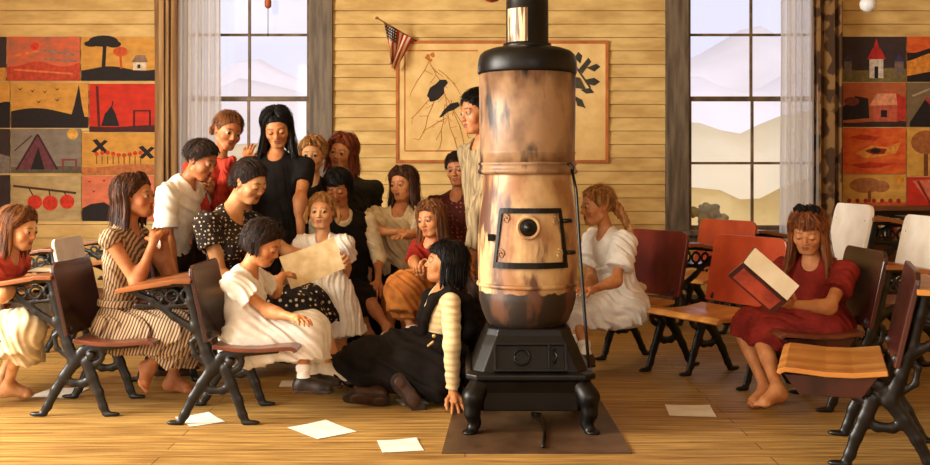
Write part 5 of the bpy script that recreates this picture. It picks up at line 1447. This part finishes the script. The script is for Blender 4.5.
# 8 small blond girl standing at the knee
def girl_small():
    Y = 6.12
    p = Person('small fair-haired girl in a white blouse standing behind the paper', 1.14, SK, mkhead(322, 211, Y, .205, -6, 2, 0), P(323, 238, Y + .02), P(328, 292, Y + .03), 0, GRP, brow=(150, 100, 56), sw=.125)
    p.arm('l', (346, 268, 1), (343, 288, -1), (342, 301, -1), (-1, .2, 0), .9)
    p.arm('r', (300, 266, 1), (306, 286, -1), (312, 294, -1), (1, .2, 0), .6)
    p.leg('r', (320, 338, 1), P(321, 362, 6.15), P(318, 371, 6.05), 'shoe'); p.leg('l', (340, 338, 1), P(343, 362, 6.15), P(349, 371, 6.05), 'shoe')
    p.gz = (-.25, .1)
    p.body()
    p.hair('back', h_blond, n=60, seed=21, r=.034)
    q = p.head
    for sx in (-1, 1):
        p.garment('pigtail', sum([chain([q.w(sx * .33, -.10, .16), q.w(sx * .45, -.08, .02 + .03 * i), q.w(sx * (.50 + .02 * i), -.05, -.16), q.w(sx * (.46 + .02 * i), -.02, -.36)], [.011, .013, .011, .004], .004) for i in range(3)], []), h_blond, .004)
    p.garment('blouse', p.bodice(.016, -.10) + p.sleeve('r', .55, .022, .012, .02) + p.sleeve('l', .55, .022, .012, .02) + p.neckhole(.005), c_white, .005, fold(V(.8, .2, .4), .06, .006, 6))
    p.collar(c_white, .07, .05)
    p.garment('skirt', p.skirt_stand(.25, .06, .034, .06), c_white, .005, fold(V(1, .3, 0), .06, .005, 4))
    for d in 'rl':
        p.shoe(d, l_brown); p.sock(d, c_white, .35)
    c = p.J['wl'] + V(.01, -.02, -.06)
    thing_mesh('handkerchief', solid(chain([c + V(-.01, 0, .05), c + V(-.01, -.01, -.01), c + V(-.03, -.01, -.09)], [.018, .034, .030], .02) + chain([c + V(.0, 0, .02), c + V(.03, -.01, -.07)], [.026, .02], .02), .004, fold(V(1, .4, .3), .03, .006, 2)), c_white, 'crumpled white handkerchief in the hand of the small fair-haired girl', 'handkerchief')
girl_small()

# 9 girl in the dark pinafore with sandals
def girl_pinafore():
    Y = 6.55
    p = Person('girl with sandals and bare knees in a black pinafore over pale sleeves', 1.42, SKD, mkhead(338, 188, Y, .22, -6, 22, 6), P(342, 214, Y + .03), P(350, 300, Y + .12), 12, GRP, brow=(30, 20, 14), lids='down')
    p.arm('l', (379, 257, -1), (378, 281, -1), (380, 296, -1), (-.4, 1, 0), .4)
    p.arm('r', (318, 256, 1), (330, 286, -1), (338, 296, -1), (.5, 1, -.3), .5)
    p.leg('l', (366, 298, -1), P(388, 328, 6.25), P(380, 340, 6.05), 'shoe'); p.leg('r', (354, 300, -1), P(370, 336, 6.35), P(360, 345, 6.15), 'shoe')
    p.body()
    p.hair('curly', h_black, hang=.08, seed=31, r=.05, face=64, bangs=True, wav=.1)
    p.garment('blouse', p.sleeve('l', 1.35, .016) + p.sleeve('r', 1.3, .016) + p.bodice(.009, .22) + p.neckhole(.0), c_cream, .005, fold(V(.4, .2, .8), .06, .003, 3))
    p.garment('pinafore', p.bodice(.026, -.05) + p.neckhole(.03, .075) + p.skirt_sit(.0, .036, .07, hang=.10, over=-.08), c_black, .005, fold(V(.6, .3, .6), .09, .003, 2))
    for d in 'rl':
        A, T, dn, fw, sd = p.foot_frame(d); b = p.b
        pr = [cap(A + dn * .066 * b - fw * .03, A + dn * .066 * b + fw * .15 * b, .045 * b, .044 * b, 0, [(A + dn * .078 * b, dn), (A + dn * .062 * b, -dn)])]
        for t in (.045, .085, .125): pr += chain([A + fw * t * b + dn * .066 * b + sd * .046 * b, A + fw * t * b + dn * (.012 + t * .25) * b, A + fw * t * b + dn * .066 * b - sd * .046 * b], [.012, .012, .012], .01)
        pr += chain([A + sd * .034 * b, A + fw * .036 * b, A - sd * .034 * b, A - fw * .036 * b, A + sd * .034 * b], [.008] * 5, .006)
        p.garment('sandal', pr + [cap(A + fw * .03 * b + dn * .035 * b, A + fw * .13 * b + dn * .052 * b, .034 * b, .030 * b, .012)], l_white, .004)
girl_pinafore()

# 10 blond boy
def boy_blond():
    Y = 6.95
    p = Person('fair-haired boy in a dark shirt right of the girl in black', 1.5, SK, mkhead(313, 155, Y, .225, -4, 4, 0), P(313, 182, Y + .02), P(313, 262, Y + .03), 0, GRP, brow=(140, 90, 50))
    p.arm('l', (336, 214, 1), (332, 246, -1), (330, 258, -1), (0, 1, 0)); p.arm('r', (290, 216, 1), (292, 246, -1), (294, 258, -1), (0, 1, 0))
    p.leg('r', (306, 300, -1), P(306, 337, 7.0), P(304, 342, 6.9), 'shoe'); p.leg('l', (320, 300, -1), P(320, 337, 7.0), P(322, 342, 6.9), 'shoe')
    p.body()
    p.hair('curly', h_blond, n=30, hang=.0, seed=17, r=.05, face=70, ear=10, vol=1.14)
    p.garment('shirt', p.bodice(.016, -.1) + p.sleeve('r', 1.85, .014) + p.sleeve('l', 1.85, .014) + p.neckhole(.0), c_dkshirt, .006, fold(V(.6, .2, .6), .07, .006, 4)); p.trousers(c_brown)
    for d in 'rl': p.shoe(d, l_brown)
boy_blond()

# 11 auburn girl
def girl_auburn():
    Y = 7.1
    p = Person('girl with wavy auburn hair and tilted head in a dark olive blouse', 1.55, SKR, mkhead(342, 152, Y, .23, -16, 6, -12), P(348, 181, Y + .02), P(352, 264, Y + .02), -5, GRP, brow=(90, 44, 22))
    p.arm('l', (374, 216, 1), (372, 246, -1), (370, 258, -1), (0, 1, 0)); p.arm('r', (328, 216, 1), (330, 246, -1), (332, 258, -1), (0, 1, 0))
    p.leg('r', (346, 300, -1), P(346, 335, 7.15), P(344, 340, 7.05), 'shoe'); p.leg('l', (360, 300, -1), P(360, 335, 7.15), P(362, 340, 7.05), 'shoe')
    p.body()
    p.hair('long', h_red, hang=.15, seed=14, r=.06, wav=.16, out=.24, vol=1.18, face=68, part=.1)
    p.garment('blouse', p.bodice(.018, -.1) + p.sleeve('r', 1.5, .018, .006) + p.sleeve('l', 1.5, .018, .006) + p.neckhole(.01), c_olive, .006, fold(V(.6, .2, .6), .07, .007, 5))
    p.garment('skirt', p.skirt_stand(.46, .05), c_brown, .008, fold(V(1, .4, 0), .08, .01, 3))
    for d in 'rl': p.shoe(d, l_brown)
girl_auburn()

# 12 girl in the pale blouse
def girl_pale():
    Y = 6.85
    p = Person('brown-haired girl in a pale blouse with folded forearms under the bird chart', 1.45, SKR, mkhead(403, 184, Y, .218, -30, 6, 4), P(400, 210, Y + .03), P(398, 290, Y + .10), -8, GRP, brow=(64, 38, 22))
    p.arm('r', (372, 231, -1), (400, 232, -1), (414, 231, -1), (0, 0, -1), .3); p.arm('l', (424, 232, -1), (408, 236, -1), (394, 236, -1), (0, 0, -1), .3)
    p.leg('r', (388, 318, -1), P(388, 345, 6.6), P(386, 352, 6.45), 'shoe'); p.leg('l', (408, 318, -1), P(408, 345, 6.6), P(410, 352, 6.45), 'shoe')
    p.body()
    p.hair('long', h_brown, hang=.16, seed=8, r=.055, wav=.10, out=.14, vol=1.14, face=66, part=-.05)
    p.garment('blouse', p.bodice(.018, -.02) + p.sleeve('r', .78, .024, .014, .018) + p.sleeve('l', .78, .024, .014, .018) + p.neckhole(.025), c_cream, .005, fold(V(.8, .2, .4), .07, .008, 6))
    p.collar(c_cream, .072, .045, drop=.02)
    p.garment('skirt', p.skirt_stand(.30, .04), c_black, .008, fold(V(1, .4, 0), .08, .01, 3))
    for d in 'rl': p.shoe(d, l_brown)
girl_pale()

# 13 girl in red with the orange skirt
def girl_orange():
    Y = 6.15
    p = Person('girl in a red top and orange skirt, chin on her hand', 1.26, SKR, mkhead(431, 219, Y, .205, -34, 8, 6), P(433, 242, Y + .03), P(434, 288, Y + .16), -40, GRP, brow=(110, 66, 34), sw=.120)
    p.arm('r', (414, 262, -1), (419, 271, -1), (424, 258, 1), (1, .2, 0), 1.0); p.arm('l', (440, 272, -1), (424, 276, -1), (416, 271, -1), (0, .2, 1), .8)
    p.leg('r', (404, 290, -1), P(414, 342, 6.0), P(406, 352, 5.95), 'shoe'); p.leg('l', (412, 288, -1), P(424, 342, 6.2), P(418, 350, 6.1), 'shoe')
    p.body()
    p.hair('long', h_lbrown, hang=.21, seed=19, r=.055, wav=.07, out=.12, face=64, vol=1.14)
    p.garment('jumper', p.bodice(.016, -.03) + p.sleeve('r', .80, .018, .006, .008) + p.sleeve('l', .85, .018, .006, .008) + p.neckhole(.0), c_redsw, .005, fold(V(.5, .2, .7), .06, .005, 6))
    p.garment('skirt', p.skirt_sit(.10, .034, .09, hang=.16, over=.04), c_orange, .006, fold(V(.6, .6, .5), .08, .010, 2))
    for d in 'rl': p.shoe(d, l_brown); p.sock(d, c_white, .3)
girl_orange()

# 14 girl on the floor
def girl_floor():
    Y = 5.35
    p = Person('black-haired girl in a pinafore sitting on the floor, leaning on one hand', 1.42, SKR, mkhead(444, 263, Y, .215, -84, -10, 0), P(446, 291, Y), P(432, 368, Y + .10), -78, GRP, brow=(24, 16, 12), hyaw=-80)
    p.arm('l', (452, 345, -1), P(453, 392, 5.10), P(462, 411, 5.02), (0, 0, -1), .12, .45)
    p.arm('r', (428, 318, 1), (424, 352, -1), (420, 362, -1), (0, .5, -1), .4)
    p.leg('l', P(368, 362, 5.42), P(400, 384, 5.16), P(412, 398, 5.10), 'shoe', sole=(.2, -.95, .15)); p.leg('r', P(352, 368, 5.55), P(378, 392, 5.22), P(350, 396, 5.16), 'shoe', sole=(.05, -.85, -.5))
    p.body()
    p.hair('bob', h_black, hang=.11, seed=23, r=.055, wav=.10, face=74, bangs=True, out=.08, vol=1.14)
    b = p.b
    p.garment('blouse', p.bodice(.012, .0) + p.sleeve('l', 1.9, .013) + p.sleeve('r', 1.8, .013) + p.neckhole(.0), c_wstripe, .005, fold(V(.3, .2, 1), .10, .003, 3))
    # pinafore bib: straps and bodice edges
    J = p.J; n = p.neck
    pr = []
    for d, sg in (('l', -1), ('r', 1)):
        sh = lerp(n, J['s' + d], .55) + V(0, 0, .035)
        pr += chain([n + p.f * .12 - V(0, 0, .26), n + p.f * .125 - V(0, 0, .14) + p.rt * sg * .05, n + p.f * .085 - V(0, 0, .03) + p.rt * sg * .085, sh + p.rt * sg * .02, sh - p.f * .10 - V(0, 0, .05), n - p.f * .13 - V(0, 0, .18) + p.rt * sg * .06, p.pel - p.f * .10 + p.sp * .12 + p.rt * sg * .04], [.020, .024, .026, .028, .030, .034, .04], .02)
    p.garment('pinafore_straps', pr, c_black, .005)
    F = lambda px, py, Yy, r: (P(px, py, Yy), r)
    sk = [cap(p.pel + p.sp * .10, p.pel, .115, .15, .05)]
    def run(pts, k=.08): return [cap(pts[i][0], pts[i + 1][0], pts[i][1], pts[i + 1][1], k) for i in range(len(pts) - 1)]
    sk += run([F(436, 352, 5.40, .13), F(400, 354, 5.38, .12), F(366, 360, 5.40, .10), F(346, 366, 5.46, .065), F(336, 367, 5.5, .035)])
    sk += run([F(440, 358, 5.30, .12), F(412, 366, 5.24, .10), F(388, 374, 5.26, .07), F(370, 378, 5.32, .05), F(350, 374, 5.42, .04)])
    sk += run([F(445, 362, 5.30, .12), F(446, 378, 5.22, .08), F(436, 388, 5.16, .045), F(422, 388, 5.16, .03)])
    sk += run([F(395, 366, 5.5, .10), F(350, 364, 5.58, .08), F(336, 364, 5.58, .04)])
    sk += run([F(430, 372, 5.22, .08), F(408, 378, 5.20, .05)])
    p.garment('skirt', sk, c_black, .007, fold(V(.5, .3, .7), .12, .010, 2))
    for d in 'rl': p.shoe(d, l_brown)
    p.garment('buckle', [cap(P(428, 346, 5.16), P(433, 342, 5.15), .007), ell(P(434, 336, 5.16), V(.011, .008, .011))], M('brass', (206, 176, 110), rough=.3, metal=.6), .003)
girl_floor()

# 15 boy in the maroon print
def boy_maroon():
    Y = 7.05
    p = Person('dark-haired boy in a maroon patterned shirt left of the stove', 1.42, SKD, mkhead(458, 169, Y, .222, -18, 8, 4), P(457, 196, Y + .02), P(456, 272, Y + .04), -12, GRP, brow=(30, 18, 12))
    p.arm('r', (438, 228, -1), (446, 252, -1), (452, 262, -1), (0, 1, 0)); p.arm('l', (478, 230, 1), (474, 254, -1), (470, 264, -1), (0, 1, 0))
    p.leg('r', (450, 308, -1), P(450, 338, 7.05), P(448, 343, 6.95), 'shoe'); p.leg('l', (464, 308, -1), P(464, 338, 7.05), P(466, 343, 6.95), 'shoe')
    p.body()
    p.hair('boy', h_dark, n=70, seed=27, r=.04, parting_side=.6)
    p.garment('shirt', p.bodice(.018, -.1) + p.sleeve('r', 1.85, .016) + p.sleeve('l', 1.85, .016) + p.neckhole(.01), c_maroon, .006, fold(V(.6, .2, .6), .07, .006, 4)); p.trousers(c_brown)
    for d in 'rl': p.shoe(d, l_brown)
boy_maroon()

# 16 boy behind the stove
def boy_behind():
    Y = 5.62
    p = Person('tall boy in a grey shirt peeping out from behind the stove', 1.66, SKD, mkhead(478, 112, Y, .235, -62, 8, 0), P(486, 143, Y + .03), P(488, 258, Y + .06), -58, GRP, brow=(30, 18, 12))
    p.arm('l', (478, 212, -1), (471, 262, -1), (468, 280, -1), (1, 0, 0), .4); p.arm('r', (478, 210, 1), (480, 262, -1), (478, 276, -1), (1, 0, 0), .4)
    p.leg('r', (486, 330, -1), P(486, 385, 5.7), P(478, 392, 5.65), 'shoe'); p.leg('l', (480, 330, -1), P(478, 385, 5.55), P(470, 394, 5.5), 'shoe')
    p.body()
    p.hair('boy', h_black, n=70, seed=37, r=.038, parting_side=-.6)
    p.garment('shirt', p.bodice(.020, -.1) + p.sleeve('r', 1.9, .018) + p.sleeve('l', 1.9, .022) + p.neckhole(.01), c_grey, .006, fold(V(1, .5, .1), .09, .006, 4)); p.trousers(c_brown)
    for d in 'rl': p.shoe(d, l_brown)
boy_behind()

# 17 girl with braids
def girl_braids():
    Y = 6.0
    p = Person('girl in a white dress with fair braids sitting right of the stove', 1.36, SKR, mkhead(597, 206, Y, .225, -76, 6, 0), P(607, 234, Y + .02), P(624, 305, Y + .10), -64, GRP, brow=(120, 76, 40), hyaw=-68)
    p.arm('l', (616, 281, -1), (592, 290, -1), (580, 290, -1), (0, .4, -1), .5); p.arm('r', (592, 280, 1), (584, 288, -1), (576, 290, -1), (0, .4, -1), .5)
    p.leg('l', (578, 312, -1), P(586, 356, 5.85), P(572, 366, 5.80), 'shoe'); p.leg('r', (574, 310, 1), P(576, 352, 6.05), P(562, 362, 6.0), 'shoe')
    p.body()
    q = p.head
    p.hair('braids', h_blond, n=80, seed=41, r=.030)
    for k, (x, y) in enumerate(((-.18, -.44), (.22, -.42))):
        a = q.w(x, y, .05); pts = [a, a + V(.045, 0, -.05), a + V(.075 + .02 * k, -.01, -.12), a + V(.105 + .02 * k, -.02, -.20)]
        p.garment('braid', braid(q, None, pts, .024, 9) + chain([pts[-1], pts[-1] + V(.01, 0, -.03)], [.010, .004]), h_blond, .0035)
    p.garment('dress', p.bodice(.016, -.02) + p.sleeve('l', .66, .024, .014, .018) + p.sleeve('r', .66, .022, .012, .018) + p.neckhole(.0) + p.skirt_sit(.05, .034, .085, hang=.09, over=.02), c_white, .005, fold(V(.5, .4, .6), .07, .008, 4))
    p.collar(c_white, .072, .05)
    bk = p.pel + p.sp * .12 - p.f * .11
    p.garment('bow', [ell(bk + p.rt * s * .045 + V(0, 0, -.01), V(.045, .03, .035), None, .01) for s in (-1, 1)] + chain([bk, bk + V(.03, -.03, -.10), bk + V(.04, -.04, -.17)], [.016, .022, .024]) + chain([bk, bk + V(.05, .02, -.12)], [.016, .022]), c_cream, .005, fold(V(1, .5, .2), .03, .004, 1))
    for d in 'rl': p.shoe(d, l_brown); p.sock(d, c_white, .3)
girl_braids()

# 18 reading girl
def girl_reading():
    Y = 5.15
    p = Person('barefoot girl in a dark red dress with a black bow, reading a book', 1.40, SKR, mkhead(808, 231, Y, .215, -30, 24, -3), P(813, 261, Y + .05), P(822, 328, Y + .12), -38, GRP, lids='down', brow=(130, 74, 36), hyaw=-66)
    p.arm('l', (829, 307, -1), (790, 304, -1), (775, 300, -1), (0, .5, .9), .6); p.arm('r', (792, 300, 1), (776, 298, -1), (766, 290, -1), (.2, .5, .8), .6)
    p.leg('l', (740, 336, -1), P(778, 390, 5.02), P(760, 410, 4.96)); p.leg('r', (728, 326, 1), P(766, 390, 5.20), P(752, 404, 5.14))
    p.body()
    p.hair('long', h_ginger, hang=.24, seed=44, r=.055, wav=.07, out=.16, vol=1.15, face=64, bangs=True, ear=-15)
    q = p.head
    p.garment('hair_bow', [ell(q.w(s * .13, .04, .60), V(.027, .022, .024), q.R, .006) for s in (-1, 1)] + [ell(q.w(0, .04, .60), V(.02, .02, .02), q.R, .006)] + [ell(q.w(s * .22, .02, .58), V(.02, .018, .024), q.R, .006) for s in (-1, 1)], c_black, .004, fold(V(1, .3, .4), .03, .005, 2))
    p.garment('dress', p.bodice(.014, -.02) + p.sleeve('l', .58, .018, .004, .018) + p.sleeve('r', .58, .018, .004, .018) + p.neckhole(.01) + p.skirt_sit(.0, .038, .075, hang=.05, over=-.035), c_red, .005, fold(V(.5, .5, .6), .08, .004, 4))
    # the book
    c = P(766, 278, 4.86)
    up_ = nrm(V(-.55, -.05, .62)); wv = nrm(V(.62, .35, .46))
    cov = M('book_cover_dark', (70, 26, 20), (48, 18, 16), scale=10, rough=.45)
    A, B, C_, D = P(741, 262, 4.80), P(750, 254, 4.80), P(795, 290, 4.84), P(787, 302, 4.80)
    root = empty('book', c); tag(root, 'open book with a dark cover held up by the girl in the red dress', 'book')
    e1 = P(787, 301, 4.80) - P(742, 262, 4.82)             # along the spine, down to the right
    nrmv = nrm(V(-.30, -.80, -.35)); e1n = nrm(e1); nv = nrm(nrmv - e1n * (nrmv @ e1n)); wd = nrm(np.cross(nv, e1n))
    if wd[0] > 0 and False: wd = -wd
    L1 = np.linalg.norm(e1); o = P(742, 263, 4.82)
    sgn = 1 if wd[2] < 0 else -1; dn_ = wd * sgn                # the near board hangs down from the spine line
    def leaf(direction, w, t, off, inset, mat, nm, name_mb=None):
        dv = nrm(direction - e1n * (direction @ e1n)); nz_ = np.cross(e1n, dv); R = np.stack([e1n, dv, nz_], 1)
        mb = MB(); mb.box(o + e1n * L1 / 2 + dv * (w / 2 + .002) + nz_ * off, (L1 / 2 - inset, w / 2 - inset * .5, t), R); return mb
    away = -nv
    b1 = nrm(dn_ * .95 + away * .15); b2 = nrm(-dn_ * .62 + away * .8)
    mb = leaf(b1, .105, .003, 0, 0, None, None); m2 = leaf(b2, .105, .003, 0, 0, None, None); mb.add(m2.v, m2.f); link('cover', mb.mesh(.001), cov, root, c)
    sg1 = 1 if np.cross(e1n, b1) @ nv > 0 else -1
    mb = leaf(b1, .105, .0006, sg1 * .0036, .024, None, None); link('cover_panel', mb.mesh(), M('cover_panel_red', (168, 66, 40), (120, 40, 26), scale=12, rough=.5), root, c)
    mb = MB()
    for k in range(7):                                          # leaves fanned between the boards
        q = k / 6; dv = nrm(b1 * (1 - q) * .0 + b2 * (.35 + .5 * q) + away * (1 - q) * .9 - dn_ * .35)
        m2 = leaf(dv, .100, .0016, 0, .004, None, None); mb.add(m2.v, m2.f)
    m2 = leaf(b1, .10, .009, -sg1 * .012, .004, None, None); mb.add(m2.v, m2.f)
    link('pages', mb.mesh(), MATS['page_paper'], root, c)
girl_reading()

# open book on the left-hand desk, books behind it
def open_book(px, py, Y, w, h, rz, label, z):
    c = P(px, py, Y); c[2] = z
    r = empty('book', c, math.radians(rz)); tag(r, label, 'book')
    mb = MB(); mb.bx(-w, w, -h / 2, h / 2, .0, .004); link('cover', mb.mesh(.001), M('book_black', (28, 22, 20), rough=.6), r)
    mb = MB()
    for s in (-1, 1):
        pts = [(0, .004), (0, .016), (s * w * .3, .024), (s * w * .7, .020), (s * w * .96, .010), (s * w * .96, .004)]
        mb.prism([(x, -h / 2 + .006, z_) for x, z_ in pts], (0, h - .012, 0))
    link('pages', mb.mesh(), MATS['page_paper'], r)
open_book(58, 264, 5.30, .13, .19, 6, 'open cream-paged book on the striped girl\'s rear desk, beside the girl in salmon', .693)
